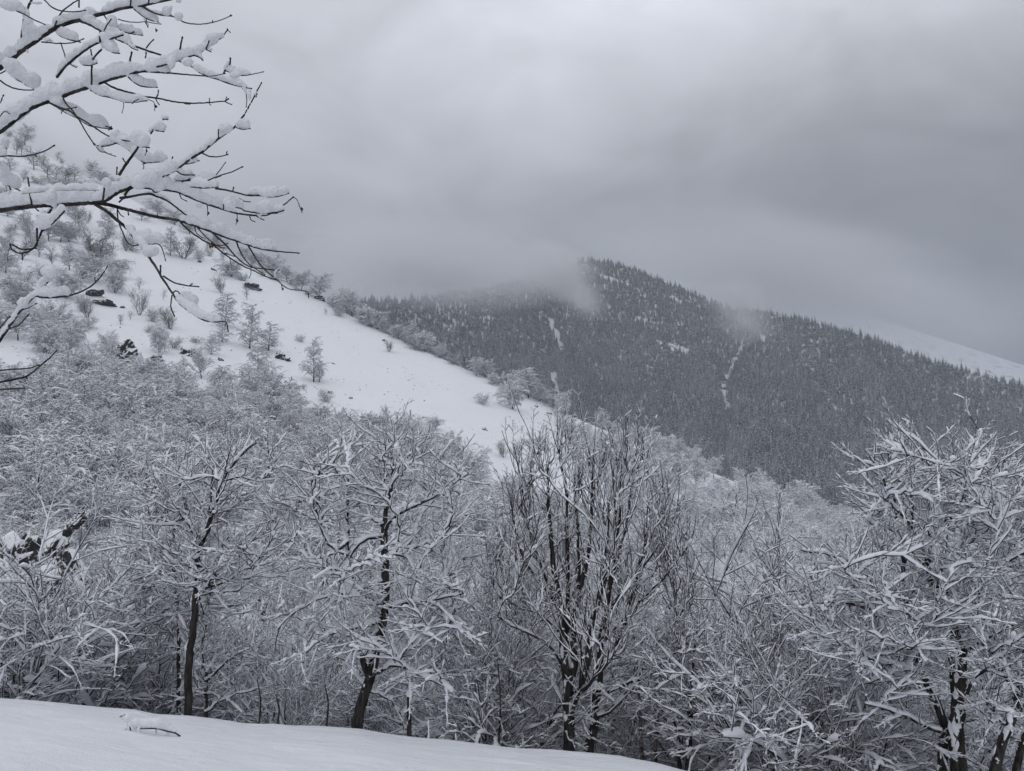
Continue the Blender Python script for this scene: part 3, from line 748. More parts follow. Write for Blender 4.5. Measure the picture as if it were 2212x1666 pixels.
# open gaps: gullies, ledges and clearings
gap = np.zeros(NC, bool)
def strip(pts, wpx):
    global gap
    for (a, b), (c, d) in zip(pts[:-1], pts[1:]):
        t = np.clip(((pu - a) * (c - a) + (pv - b) * (d - b)) / ((c - a) ** 2 + (d - b) ** 2), 0, 1)
        gap |= np.hypot(pu - a - t * (c - a), (pv - b - t * (d - b)) * .8) < wpx * .62 * (.3 + 1.2 * vnoise(pu / 7, pv / 7, 3))
strip([(1606, 735), (1590, 775), (1572, 815), (1562, 850), (1572, 880)], 7)
strip([(1187, 690), (1208, 735), (1215, 760)], 9); strip([(1200, 800), (1196, 840), (1204, 860)], 10)
strip([(1425, 742), (1485, 760)], 10); strip([(1300, 598), (1360, 615)], 7); strip([(1430, 700), (1372, 690)], 6)
strip([(1700, 1010), (1712, 1045)], 6); strip([(1800, 880), (1830, 895)], 7); strip([(1815, 945), (1822, 955)], 5)
strip([(1640, 715), (1655, 745)], 5); strip([(1690, 900), (1705, 930)], 5); strip([(1450, 640), (1475, 660)], 5)
gap |= fbm(pu / 22, pv / 16, 3, 61) > .31
sil = np.interp(pu, BU, BV)
vis = (pv - hgt * size < sil + 4) & (pu > 700)
ok = (crng.random(NC) < dens) & ~gap & vis
# keep them from standing on top of each other
idx = np.where(ok)[0]; cell = {}; keep = []
for i in idx:
    x, y = cpnt[i, 0], cpnt[i, 1]; r = 4.7
    k = (int(x // r), int(y // r))
    if k in cell: continue
    cell[k] = 1; keep.append(i)
keep = np.array(keep)
print('CONIFERS', len(keep))
vis2 = (pv[keep] < sil[keep] - 14) & (pu[keep] > 900) & (pu[keep] < 2205)
order = keep[np.argsort(np.where(vis2, cpnt[keep, 1], 1e9))]
single = order[:300]; rest = order[300:]
LINE = [(900, 1200, 'snow-dusted conifer at the lower forest edge behind the meadow skyline'), (1200, 1500, 'snow-dusted conifer at the lower forest edge above the rounded woodland'),
        (1500, 1800, 'dark snow-dusted conifer at the lower forest edge above the ravine'), (1800, 1900, 'dark conifer low on the slope just left of the spreading tree'), (1900, 1990, 'dark conifer low on the slope behind the left crown of the spreading tree'), (1990, 2080, 'dark conifer low on the slope behind the middle of the spreading tree'), (2080, 2300, 'dark conifer low on the slope at the right picture edge')]
for i in single:
    lab = next(l for a, b, l in LINE if a <= pu[i] <= b)
    lab = ('tall ' if hgt[i] > 13.5 else ('short ' if hgt[i] < 10.5 else 'middling ')) + lab
    o = link('conifer_tree', CON[crng.integers(5)], None, lab, 'conifer', 'conifers along the lower edge of the mountain forest')
    s = hgt[i] / 12; o.location = cpnt[i]; o.scale = (s * crng.uniform(.85, 1.2), s * crng.uniform(.85, 1.2), s); o.rotation_euler = (0, 0, crng.random() * 6.28)
# the thousands behind them
vc = bpy.data.collections.new('conifer_kinds')
for i, m in enumerate(CON):
    o = bpy.data.objects.new('conifer_kind', m); vc.objects.link(o)
pm = point_mesh('conifer_forest', cpnt[rest], hgt[rest] / 12, crng.random(len(rest)) * 6.28, np.clip(np.array([1, 3, 0, 2, 4])[np.clip(((fbm(pu[rest] / 50, pv[rest] / 34, 3, 63) + .5 + crng.normal(0, .22, len(rest))) * 5).astype(int), 0, 4)], 0, 4))
fo = link('conifer_forest', pm, None, 'dense snow-dusted conifer forest covering the mountain', 'forest', None, 'stuff')
g = scatter_group('scatter_trees', vc)
md = fo.modifiers.new('scatter', 'NODES'); md.node_group = g

# ------------------------------------------------------------------ rocks
def rock_mesh(seed, sx, sy, sz, sub=4):
    import bmesh
    bm = bmesh.new(); bmesh.ops.create_icosphere(bm, subdivisions=sub, radius=1)
    o = Vector((seed * 7.3, seed * 3.1, seed * 1.7))
    for v in bm.verts:
        p = v.co.copy()
        n = mnoise.ridged_multi_fractal(p * 1.1 + o, .9, 2.1, 4, 1.0, 2.0) * .30 - .30
        c = mnoise.cell_vector(p * 2.3 + o); c2 = mnoise.noise(p * .8 + o * .5)
        p = p * (1 + 1.3 * n + .30 * (c.x - .5) + .75 * c2) + Vector((c.y - .5, c.z - .5, (c.x - .5) * .6)) * .24
        v.co = Vector((p.x * sx, p.y * sy, p.z * sz))
    me = bpy.data.meshes.new('rock'); bm.to_mesh(me); bm.free(); me.materials.append(M_ROCK)
    return me
RK = [(547, 620, 27, 11, 'dark boulder on the snow below the shoulder trees'),
 (140, 618, 24, 8, 'dark rock beside the hanging snowy twig on the left slope'),
 (204, 636, 34, 8, 'snow-streaked rock under the very wide tree'), (225, 655, 34, 8, 'lower snow-streaked ledge under the very wide tree'),
 (265, 768, 52, 38, 'large dark cliff face on the left slope'), (408, 760, 30, 20, 'smaller dark cliff right of the large one'),
 (343, 775, 20, 12, 'little dark outcrop under the umbrella-shaped birch'), (309, 790, 16, 16, 'small dark outcrop below the large cliff'),
 (604, 770, 22, 12, 'speckled rock heap right of the weeping birches'), (618, 775, 18, 10, 'right end of the speckled rock heap by the birches'),
 (478, 777, 11, 6, 'small stone in the snow below the small birch'), (265, 664, 9, 4, 'flat dark stone in the open left slope'),
 (20, 622, 46, 7, 'long rock band at the left edge of the slope'), (463, 582, 12, 5, 'dark stone on the shoulder left of the weeping tree'),
 (430, 565, 8, 4, 'small stone beneath the bush by the shrub tree'), (712, 848, 9, 5, 'dark stone above the round bush in the meadow'),
 (758, 860, 8, 4, 'dark stone right of the round bush in the meadow'), (798, 897, 9, 4, 'left of the dark stones low in the meadow'), (785, 902, 12, 4, 'dark flat stones at the lower meadow edge'),
 (1047, 927, 9, 5, 'dark stone low in the right meadow'), (1158, 877, 7, 5, 'dark stone near the meadow skyline end'), (1187, 893, 10, 4, 'flat dark stone by the sparse sapling'),
 (690, 585, 16, 9, 'rock on the skyline above the meadow'), (828, 735, 7, 3, 'thin dark stone high in the meadow'), (720, 785, 6, 3, 'speck of dark stone right of the lone birch'),
 (50, 1240, 92, 84, 'large dark snow-patched crag at the lower left edge'), (163, 1268, 40, 60, 'dark upright crag right of the large one'),
 (346, 1262, 40, 66, 'dark crag behind the slender left trunk'), (167, 1128, 24, 28, 'small dark crag in the left wood'), (310, 1228, 26, 24, 'dark rock left of the slender tree'),
 (293, 1322, 56, 30, 'low dark rock band under the crags'), (530, 1345, 46, 56, 'dark crag between the slender tree and the snow-laden one'),
 (1190, 812, 12, 18, 'dark rock in the snow gully beyond the meadow skyline'), ]
for i, (u, v, wd, ht, lab) in enumerate(RK):
    crag = v > 1100
    if i == len(RK) - 1: p = MOUNT.put(u, 830)
    elif crag: p = at(u, v, 28.0 + 3 * math.sin(i * 2.3))
    else: p = HILL.put(u, min(v + ht * .35, 1500))
    k = p[1] / FD
    o = link('rock', rock_mesh(i + 1, wd * k * .56, wd * k * .45, ht * k * .72, 4 if wd > 20 else 3), None, lab, 'rock', 'dark rocks showing through the snow')
    o.location = p + np.array([0, 0, ht * k * (0 if crag else .1)])
    if crag: o.scale = (1.15, 1.2, 1.25)
    o.rotation_euler = (-.35, .5 * math.sin(i * 2.1), .5 * math.sin(i * 1.3))


# ------------------------------------------------------------------ near trees just over the brow, traced from their limbs
def near_tree(name, label, d, limbs, crown, nl, seed, dr=1.4, up=.35, droop=.35, bend=.35, tw=(7, 5), len1=.42, snow=1.0, trunk_m=None, ang=(25, 55), group='snow-laden trees along the brow', sn_steep=1.1):
    """limbs: (is_trunk, points (u, v), half-width at start and end in picture units, depth offset at start and end)"""
    rng = np.random.default_rng(seed)
    px = d / FD
    base = at(*limbs[0][1][0], d)
    root = link(name, None, None, label, 'tree', group); root.location = base; root.empty_display_size = .3
    b3 = np.asarray(base)
    skel = []; NT = 0
    for tr, pts, r0, r1, o0, o1 in limbs:
        pts = np.array(pts, float); n = len(pts)
        P = at(pts[:, 0], pts[:, 1], d + np.linspace(o0, o1, n))
        K = 14 if tr else 11
        P = cr_resample(P, K)
        P = P + np.concatenate([np.zeros((1, 3)), rng.normal(0, .010, (K - 1, 3))])
        if tr and P[0, 2] < b3[2] + .4: P = np.concatenate([P[:1] - np.array([[0, 0, .9]]), P])
        R = np.linspace(r0, r1, len(P)) * px
        skel.append((tr, P, R))
        a = Acc().add(*tube(P[None] - b3, R[None], 9 if tr else 7))
        part = link('trunk' if tr else 'bough', a.mesh(name + '_limb', [trunk_m or M_BARK]), root)
        Pf, Rf = resample(P[None] - b3, R[None], 40)
        V, F = snow_on(rng, Pf, Rf, 7, .034 * snow, .62 * snow, .55, 1.4, 1.0, .03, .66, .16, .085)
        sc = Acc().add(V, F)
        if r0 * px > .035:
            m_ = int(8 + 60 * r0 * px); tt = rng.uniform(.08, .98, m_); ii = np.minimum((tt * (len(P) - 1)).astype(int), len(P) - 2)
            ax = norm(P[ii + 1] - P[ii]); pc = P[ii] + (P[ii + 1] - P[ii]) * (tt * (len(P) - 1) - ii)[:, None] - b3; rr_ = R[ii]
            side = norm(np.stack([rng.normal(-.9, .5, m_), rng.normal(-.5, .5, m_), np.zeros(m_)], 1))
            ln_ = rng.uniform(.6, 2.2, m_) * rr_
            seg = (pc + side * (rr_ * .74)[:, None])[:, None] + ax[:, None] * (np.linspace(-1, 1, 6)[None] * ln_[:, None])[..., None]
            seg = seg + rng.normal(0, .12, seg.shape) * rr_[:, None, None]
            sc.add(*tube(seg, (rr_ * rng.uniform(.25, .5, m_))[:, None] * np.array([.2, .8, 1, .9, .7, .15])[None] * rng.uniform(.7, 1.2, (m_, 6)), 6))
        link('snow', sc.mesh(name + '_limb_snow', [M_SNOW]), part); NT += a.tris() + sc.tris()
    # limbs that fill the crown
    pool = np.concatenate([np.concatenate([P[2 if tr else 1:], R[2 if tr else 1:, None], norm(np.gradient(P, axis=0))[2 if tr else 1:]], 1) for tr, P, R in skel])
    us = [p[0] for p in crown]; vs = [p[1] for p in crown]
    cu = sum(us) / len(us); half = (max(us) - min(us)) / 2
    LP = []; LR = []
    tries = 0
    while len(LP) < nl and tries < 6000:
        tries += 1
        u, v = rng.uniform(min(us), max(us)), rng.uniform(min(vs), max(vs))
        if not in_poly(u, v, crown): continue
        q = math.sqrt(max(0, 1 - ((u - cu) / half) ** 2))
        T = at(u, v, d + rng.uniform(-1, 1) * dr * max(q, .35))
        D = T - pool[:, :3]; ds = np.linalg.norm(D, axis=1)
        rise = D[:, 2] / np.maximum(ds, 1e-6)
        cost = ds * (1 + np.maximum(0, (.25 if up < .8 else .8) - rise) * (2.0 if up < .8 else 5.0)) + rng.random(len(ds)) * .5 + (ds < .4) * 3
        j = int(np.argmin(cost)); S = pool[j, :3]; L_ = ds[j]
        if L_ > 3.2: continue
        tng = pool[j, 4:7]; tng = tng if tng[2] > -.2 else -tng
        c1 = S + L_ * bend * (norm(.8 * norm(D[j]) + .35 * tng + np.array([0, 0, .25 * up])) if up < .8 else norm(.55 * norm(D[j]) + .3 * tng + np.array([0, 0, .45])))
        c2 = T - L_ * .3 * norm(.9 * norm(D[j]) + np.array([0, 0, 1.3 * up - .8 * droop]))
        t = np.linspace(0, 1, 9)[:, None]
        B = (1 - t) ** 3 * S + 3 * (1 - t) ** 2 * t * c1 + 3 * (1 - t) * t ** 2 * c2 + t ** 3 * T
        B = B + np.concatenate([np.zeros((1, 3)), rng.normal(0, .02, (8, 3))])
        r0 = min(max(pool[j, 3] * .6, .012), .014 + .012 * L_)
        Rr = np.linspace(r0, .010, 9)
        LP.append(B); LR.append(Rr)
        tt = norm(np.gradient(B, axis=0))
        pool = np.concatenate([pool, np.concatenate([B[3:8], Rr[3:8, None] * .8, tt[3:8]], 1)])
    LP = np.array(LP) - b3; LR = np.array(LR)
    P1, R1 = grow(rng, LP, LR, tw[0], .12, .98, ang, len1, 6, up=up, droop=droop * .7, wob=.2, rr=.7, rmin=.0085 if up < .8 else .0092, tipcut=.3)
    # twigs straight off the traced limbs as well
    sk = np.stack([cr_resample(np.concatenate([P - b3, R[:, None]], 1), 11) for tr, P, R in skel if not tr] or [np.concatenate([LP[0], LR[0][:, None]], 1)[:9].repeat(2, 0)[:11]])
    P1b, R1b = grow(rng, sk[..., :3], sk[..., 3], 8, .25, .98, ang, .34, 6, up=up, droop=droop * .7, wob=.2, rr=.35, rmin=.010, tipcut=.4)
    P1 = np.concatenate([P1, P1b]); R1 = np.minimum(np.concatenate([R1, R1b]), .018)
    b = Acc().add(*tube(LP, LR, 5)).add(*tube(P1, R1, 4))
    c = link('crown', b.mesh(name + '_crown', [M_TWIG]), root)
    q1 = spray_points(rng, P1[rng.random(len(P1)) < .8], tw[1], .35, (.55, 1.0), .45 if up < .8 else .25); q2 = spray_points(rng, LP, 1, .4, (.7, 1.1), .4)
    add_sprays(c, point_mesh(name + '_sprays', *[np.concatenate(z) for z in zip(q1, q2)]))
    sc = Acc()
    Lf, Lr = resample(LP, LR, 13); P1f, R1f = resample(P1, R1, 10)
    for P, R, S, kp, bs, lm in ((Lf, Lr, 6, 1, 1.3, .7), (P1f, R1f, 5, .92, .85, .8)):
        V, F = snow_on(rng, P, R, S, .030 * snow * bs, .55 * snow, lm, sn_steep, kp, .04, .62, .16, .062)
        sc.add(V, F)
    # clumps caught in the forks
    m = len(P1); pick = rng.random(m) < .045 * snow
    q = P1[pick]; 
    if len(q):
        cpos = q[:, 2]; rr = rng.uniform(.02, .05, len(q))
        ax = norm(q[:, 3] - q[:, 1])
        seg = cpos[:, None] + ax[:, None] * (np.linspace(-1.1, 1.1, 6)[None, :, None] * rr[:, None, None] * rng.uniform(.8, 1.4, (len(q), 1, 1)))
        pr = rr[:, None] * np.array([.35, .85, 1, 1, .8, .3])[None] * rng.uniform(.75, 1.2, (len(q), 6))
        V, F = tube(seg + np.array([0, 0, 1.]) * rr[:, None, None] * .75, pr, 6); sc.add(V, F)
    link('snow', sc.mesh(name + '_snow', [M_SNOW]), c)
    NT += b.tris() + sc.tris()
    print('NEAR', name, len(LP), len(P1), NT)
    return NT

TRIS += near_tree('slender_tree', 'slender dark-trunked tree with forked snowy crown at the left of the brow', 15.0, [
 (1, [(406, 1532), (406, 1470), (409, 1411), (416, 1370), (421, 1333), (423, 1290), (427, 1240), (426, 1193)], 8.5, 6.5, 0, 0),
 (0, [(426, 1197), (434, 1178), (443, 1164), (451, 1138), (459, 1107), (475, 1049), (497, 1014), (526, 979), (556, 955)], 6.5, 1.6, 0, -.3),
 (0, [(425, 1197), (418, 1170), (413, 1139), (405, 1113), (399, 1081), (389, 1049), (367, 1017), (354, 998)], 4.2, 1.4, 0, .4),
 (0, [(453, 1125), (456, 1075), (459, 1027), (446, 985), (432, 955)], 3, 1.2, 0, .3),
 (0, [(429, 1278), (462, 1263), (497, 1253), (526, 1228), (558, 1209)], 3.6, 1.4, 0, -.5),
 (0, [(427, 1240), (456, 1218), (494, 1186), (542, 1170), (583, 1142)], 3, 1.2, 0, .4),
 (0, [(427, 1262), (440, 1330), (452, 1290), (470, 1220), (480, 1180)], 2, 1, .2, .6),
 ], [(290, 1120), (340, 1010), (420, 960), (500, 950), (580, 950), (610, 1040), (615, 1150), (600, 1240), (520, 1290), (430, 1290), (360, 1290), (300, 1210)], 85, 201, dr=1.3, up=.35, droop=.2, tw=(5, 1), len1=.5, snow=1.15)
TRIS += near_tree('twin_stem_tree', 'thin dark-stemmed tree close left of the slender trunk with white sprays', 16.2, [
 (1, [(384, 1560), (386, 1450), (385, 1380), (384, 1333), (379, 1257), (376, 1209), (367, 1164)], 4.6, 2.6, 0, .2),
 (0, [(376, 1232), (352, 1208), (340, 1168), (318, 1150), (287, 1126)], 3, 1.2, .1, .4),
 (0, [(371, 1175), (376, 1142), (360, 1107), (348, 1065)], 2.6, 1.2, .1, -.2),
 (0, [(446, 1560), (446, 1472), (439, 1430), (437, 1390), (447, 1350)], 4, 1.6, -.4, 0),
 (0, [(447, 1470), (478, 1440), (506, 1418), (540, 1400)], 2.8, 1.2, -.4, -.6),
 ], [(270, 1200), (300, 1110), (350, 1060), (400, 1130), (420, 1300), (540, 1390), (560, 1500), (440, 1520), (330, 1400)], 46, 202, dr=1.0, up=.2, droop=.45, tw=(4, 1))
TRIS += near_tree('leaning_tree', 'leaning dark-trunked tree with thick snow-laden boughs left of centre', 14.6, [
 (1, [(772, 1564), (778, 1535), (784, 1508), (797, 1470), (808, 1429), (819, 1374), (829, 1326), (832, 1300), (834, 1241), (831, 1177), (829, 1145)], 12, 7.5, 0, 0),
 (0, [(829, 1148), (834, 1103), (843, 1065), (848, 1017), (844, 970), (842, 925)], 6, 1.5, 0, .1),
 (0, [(832, 1150), (845, 1126), (883, 1100), (925, 1081), (976, 1049), (1011, 1024)], 4, 1.4, 0, -.5),
 (0, [(845, 1050), (862, 1022), (877, 1005), (903, 966), (925, 941)], 3, 1.2, 0, .3),
 (0, [(834, 1210), (860, 1190), (890, 1167), (906, 1126), (918, 1087), (941, 1024), (957, 973)], 4.2, 1.4, 0, .8),
 (0, [(829, 1158), (800, 1163), (781, 1170), (756, 1196), (749, 1228), (733, 1266), (722, 1300)], 5, 2, 0, -.5),
 (0, [(752, 1200), (735, 1192), (718, 1183), (698, 1158), (689, 1126), (673, 1081), (673, 1049), (682, 985)], 4.5, 1.4, -.3, -.2),
 (0, [(753, 1200), (752, 1158), (751, 1100), (753, 1043), (749, 954)], 3.5, 1.2, .6, .8),
 (0, [(752, 1170), (728, 1188), (706, 1205), (702, 1240), (698, 1275)], 4.5, 2, -.4, -.7),
 (0, [(834, 1210), (851, 1199), (877, 1202), (899, 1234), (909, 1262)], 4, 2, -.1, -.8),
 (0, [(831, 1318), (848, 1311), (883, 1301), (931, 1298), (969, 1288), (1000, 1282)], 4.6, 1.8, 0, -.6),
 (0, [(925, 1299), (948, 1310), (975, 1340), (1000, 1362), (1040, 1388)], 2.4, 1.2, -.4, -.9),
 (0, [(803, 1460), (836, 1443), (870, 1439), (925, 1467), (980, 1494)], 4.2, 1.6, 0, -.8),
 (0, [(798, 1494), (829, 1504), (856, 1528), (874, 1559)], 2.4, 1.2, 0, .3),
 (0, [(826, 1340), (800, 1350), (766, 1356), (728, 1365), (690, 1385), (650, 1420)], 4.4, 1.6, 0, -.6),
 (0, [(829, 1255), (800, 1262), (760, 1280), (700, 1290), (640, 1320), (600, 1360)], 3.6, 1.4, 0, -.3),
 (0, [(797, 1466), (782, 1420), (776, 1386), (760, 1370)], 7, 5, -.1, -.3),
 ], [(600, 1110), (660, 1010), (690, 980), (760, 950), (850, 925), (930, 940), (1000, 1010), (1025, 1090), (1020, 1200), (1010, 1330), (980, 1480), (850, 1420), (740, 1440), (640, 1440), (600, 1330), (620, 1220)], 140, 203, dr=1.7, up=.25, droop=.4, tw=(5, 1), len1=.52, snow=1.55)
vl = [
 (1, [(1229, 1610), (1229, 1542), (1227, 1473), (1218, 1427), (1215, 1357), (1208, 1302), (1201, 1256), (1192, 1190), (1186, 1100), (1184, 1010)], 13, 2, 0, .1),
 (1, [(1273, 1610), (1285, 1556), (1289, 1505), (1296, 1450), (1298, 1385), (1308, 1334), (1315, 1279), (1326, 1219), (1336, 1130), (1340, 1040)], 11, 2, .2, .5),
 (0, [(1229, 1490), (1241, 1440), (1241, 1404), (1238, 1334), (1248, 1288), (1261, 1242), (1271, 1191), (1278, 1126), (1280, 1057), (1284, 970)], 8.5, 1.6, 0, -.2),
 (0, [(1236, 1505), (1252, 1480), (1271, 1441), (1273, 1381), (1284, 1330), (1300, 1270), (1312, 1180), (1316, 1080)], 6.5, 1.6, -.1, -.5),
 (0, [(1216, 1380), (1204, 1310), (1180, 1270), (1150, 1240), (1125, 1190), (1108, 1120), (1100, 1060)], 5, 1.4, .1, -.3),
 (0, [(1210, 1320), (1186, 1262), (1160, 1200), (1140, 1130), (1125, 1040), (1112, 965)], 4.5, 1.2, .1, .5),
 (0, [(1222, 1400), (1228, 1330), (1226, 1250), (1224, 1160), (1222, 1060), (1204, 950)], 5.5, 1.4, .1, .4),
 (0, [(1296, 1450), (1330, 1400), (1352, 1330), (1376, 1250), (1392, 1180), (1400, 1100)], 5, 1.4, .2, .7),
 (0, [(1290, 1505), (1331, 1485), (1391, 1466), (1430, 1440), (1465, 1400)], 5, 1.6, .2, -.5),
 (0, [(1287, 1548), (1317, 1538), (1349, 1501), (1372, 1482), (1400, 1420), (1440, 1360), (1490, 1320)], 5.5, 1.6, .2, .8),
 (0, [(1300, 1390), (1345, 1340), (1390, 1290), (1440, 1240), (1485, 1180)], 4.2, 1.4, .3, -.4),
 (0, [(1310, 1330), (1350, 1270), (1400, 1210), (1440, 1150), (1465, 1090)], 4, 1.4, .3, -.3),
 (0, [(1217, 1440), (1190, 1400), (1150, 1370), (1105, 1350), (1075, 1330)], 4, 1.6, .1, -.8),
 (0, [(1215, 1370), (1170, 1330), (1120, 1310), (1080, 1270), (1062, 1230)], 4, 1.4, .1, .4),
 (0, [(1252, 1290), (1250, 1220), (1246, 1130), (1240, 1040), (1246, 960)], 4.2, 1.2, -.1, .6),
 (0, [(1318, 1270), (1336, 1200), (1356, 1120), (1366, 1030), (1380, 935)], 4, 1.2, .3, .1),
]
TRIS += near_tree('vase_shaped_tree', 'broad vase-shaped tree with two dark trunks and many upright stems near centre', 15.5, vl,
 [(1075, 1100), (1105, 970), (1150, 985), (1190, 925), (1250, 960), (1300, 940), (1385, 935), (1410, 1010), (1460, 1070), (1500, 1170), (1510, 1260), (1480, 1370), (1390, 1420), (1250, 1400), (1150, 1370), (1070, 1340), (1050, 1230)], 185, 204, dr=2.2, up=.95, droop=.0, tw=(5, 1), len1=.6, ang=(12, 32), snow=.75, sn_steep=1.2)
TRIS += near_tree('low_clump_tree', 'low many-stemmed tree right of the vase-shaped one at the brow', 15.2, [
 (1, [(1486, 1655), (1490, 1600), (1490, 1540), (1493, 1473), (1500, 1410), (1505, 1350)], 6, 1.5, 0, 0),
 (1, [(1468, 1655), (1464, 1590), (1452, 1530), (1445, 1470), (1425, 1420)], 5, 1.4, .2, .4),
 (0, [(1490, 1560), (1510, 1520), (1535, 1480), (1550, 1430)], 3, 1.2, 0, -.3),
 (0, [(1492, 1500), (1475, 1450), (1470, 1390)], 3, 1.2, 0, .3),
 ], [(1390, 1500), (1400, 1420), (1450, 1350), (1520, 1330), (1570, 1400), (1585, 1500), (1550, 1580), (1430, 1580)], 52, 205, dr=1.1, up=.4, droop=.25, tw=(4, 1), snow=.95)
TRIS += near_tree('spreading_tree', 'big spreading tree heavy with snow at the right edge', 14.0, [
 (1, [(2072, 1675), (2065, 1589), (2067, 1543), (2072, 1496), (2072, 1441), (2077, 1399)], 17, 12, 0, 0),
 (1, [(2035, 1670), (2034, 1610), (2040, 1560), (2028, 1525), (2012, 1506), (1993, 1459), (1980, 1418), (1966, 1348), (1956, 1302), (1952, 1219), (1963, 1172), (1975, 1100), (1960, 1040)], 11, 2, .2, .5),
 (0, [(2077, 1400), (2067, 1376), (2054, 1344), (2040, 1316), (2021, 1288), (2007, 1242), (2003, 1195), (2017, 1172), (2050, 1120), (2090, 1060), (2130, 1000)], 10, 1.8, 0, -.4),
 (0, [(2078, 1402), (2104, 1371), (2118, 1334), (2146, 1288), (2165, 1230), (2180, 1160), (2190, 1080)], 8, 1.8, 0, .6),
 (0, [(1988, 1452), (1960, 1444), (1943, 1441), (1905, 1432), (1868, 1418), (1838, 1404)], 5.5, 2, .2, -.7),
 (0, [(1977, 1408), (1938, 1390), (1910, 1367), (1870, 1350), (1830, 1345)], 4.5, 1.6, .2, .6),
 (0, [(1967, 1357), (1919, 1339), (1868, 1311), (1804, 1302), (1748, 1302), (1702, 1318)], 5, 1.8, .3, -.3),
 (0, [(1957, 1300), (1920, 1270), (1880, 1245), (1830, 1220), (1790, 1200), (1730, 1190)], 4.5, 1.6, .3, .6),
 (0, [(2074, 1520), (2104, 1465), (2132, 1440), (2146, 1408), (2174, 1385), (2230, 1370)], 6, 2.5, 0, -.6),
 (0, [(2076, 1405), (2130, 1380), (2180, 1350), (2240, 1340)], 5, 2, 0, -.4),
 (0, [(2005, 1220), (1980, 1150), (1930, 1090), (1905, 1030), (1880, 985)], 4.5, 1.5, -.2, -.4),
 (0, [(1953, 1215), (1935, 1130), (1930, 1050), (1915, 945)], 4.5, 1.4, .4, .2),
 (0, [(2020, 1168), (2010, 1100), (2000, 1020), (1985, 935)], 4.5, 1.4, -.2, .3),
 (0, [(2060, 1110), (2090, 1030), (2110, 960), (2120, 925)], 4, 1.4, -.2, .2),
 (0, [(2050, 1330), (2090, 1280), (2140, 1240), (2200, 1200), (2250, 1170)], 5, 1.8, 0, -.9),
 (0, [(1958, 1300), (1925, 1320), (1890, 1330), (1870, 1300), (1850, 1220)], 4, 1.5, .3, -.5),
 (0, [(2030, 1580), (1990, 1565), (1950, 1545), (1905, 1530), (1870, 1520)], 4.5, 1.8, .1, -.6),
 (0, [(2060, 1500), (2050, 1400), (2046, 1300), (2060, 1200), (2090, 1130), (2150, 1060)], 6, 1.6, .3, .9),
 ], [(1700, 1320), (1740, 1210), (1840, 1170), (1850, 1100), (1890, 960), (1990, 930), (2040, 990), (2120, 925), (2170, 970), (2260, 1020), (2300, 1200), (2300, 1450), (2180, 1480), (2080, 1400), (1960, 1480), (1860, 1440), (1760, 1380)], 230, 206, dr=1.9, up=.3, droop=.3, tw=(7, 1), len1=.48, snow=1.6)
TRIS += near_tree('edge_tree', 'slanting dark trunk cut off by the right picture edge', 13.4, [
 (1, [(2140, 1690), (2165, 1607), (2188, 1543), (2206, 1473), (2225, 1380), (2240, 1280)], 11, 6, 0, 0),
 (1, [(2185, 1700), (2205, 1620), (2235, 1530), (2270, 1430)], 9, 4, .4, .8),
 (0, [(2175, 1580), (2150, 1540), (2125, 1500), (2115, 1440)], 4, 1.6, 0, .5),
 (0, [(2200, 1500), (2170, 1460), (2150, 1420), (2120, 1390)], 4, 1.6, 0, -.5),
 ], [(2100, 1560), (2110, 1430), (2160, 1380), (2300, 1250), (2400, 1330), (2380, 1560), (2220, 1620)], 55, 207, dr=1.2, up=.3, droop=.4, tw=(4, 1), snow=1.05)

# --- thicket of shrubs in the ravine behind and between them
NV = 0
def thicket_variant(key, seed, H, stems, lean, snow, droop):
    global NV
    rng = np.random.default_rng(seed); K = 10; t = np.linspace(0, 1, K)
    P0 = np.zeros((stems, K, 3)); R0 = np.zeros((stems, K))
    for i in range(stems):
        a = 6.283 * i / stems + rng.normal(0, .4); l = lean * rng.uniform(.3, 1.25); hh = H * rng.uniform(.7, 1)
        dx = l * hh * t ** 1.3 + .12
        wv = rng.normal(0, .03, (K, 2)).cumsum(0)
        P0[i, :, 0] = dx * math.cos(a) + wv[:, 0]; P0[i, :, 1] = dx * math.sin(a) + wv[:, 1]
        P0[i, :, 2] = hh * (t - .38 * l * t ** 2.4) - .3 * (1 - t)
        R0[i] = rng.uniform(.022, .045) * (1 - .75 * t)
    P1, R1 = grow(rng, P0, R0, 13, .10, .99, (25, 60), .45, 7, up=.45, droop=droop, wob=.22, rr=.5, rmin=.012, tipcut=.4)
    P2, R2 = grow(rng, P1, R1, 3, .15, .95, (25, 55), .5, 5, up=.2, droop=droop, wob=.2, rr=.7, rmin=.0085, tipcut=.35)
    a = Acc().add(*tube(P0, R0, 6)); b = Acc().add(*tube(P1, R1, 4)).add(*tube(P2, R2, 3)); c = Acc()
    P0f, R0f = resample(P0, R0, 30); P1f, R1f = resample(P1, R1, 14); P2f, R2f = resample(P2, R2, 8)
    q1 = spray_points(rng, P1, 2, .35, (.75, 1.3)); q2 = spray_points(rng, P2, 1, .3, (.7, 1.15)); pts = [np.concatenate(z) for z in zip(q1, q2)]
    for P, R, S, kp, bs in ((P0f, R0f, 6, 1, 2.3), (P1f, R1f, 5, .95, 1.65), (P2f, R2f, 4, .9, 1.15)):
        V, F = snow_on(rng, P, R, S, .024 * snow * bs, .6, .7, 1.1, kp, .05, .66); c.add(V, F)
    BRANCH_MESH[key] = (a.mesh(key + '_stems', [M_BARK]), b.mesh(key + '_crown', [M_TWIG]), c.mesh(key + '_snow', [M_SNOW]), max(P0[..., 2].max(), np.percentile(P1[..., 2], 98)), 1.0, point_mesh(key + '_sprays', *pts))
    NV += a.tris() + b.tris() + c.tris()
thicket_variant('thick0', 301, 4.2, 8, .6, 1.2, .4)
thicket_variant('thick1', 302, 4.2, 7, .5, 1.0, .4)
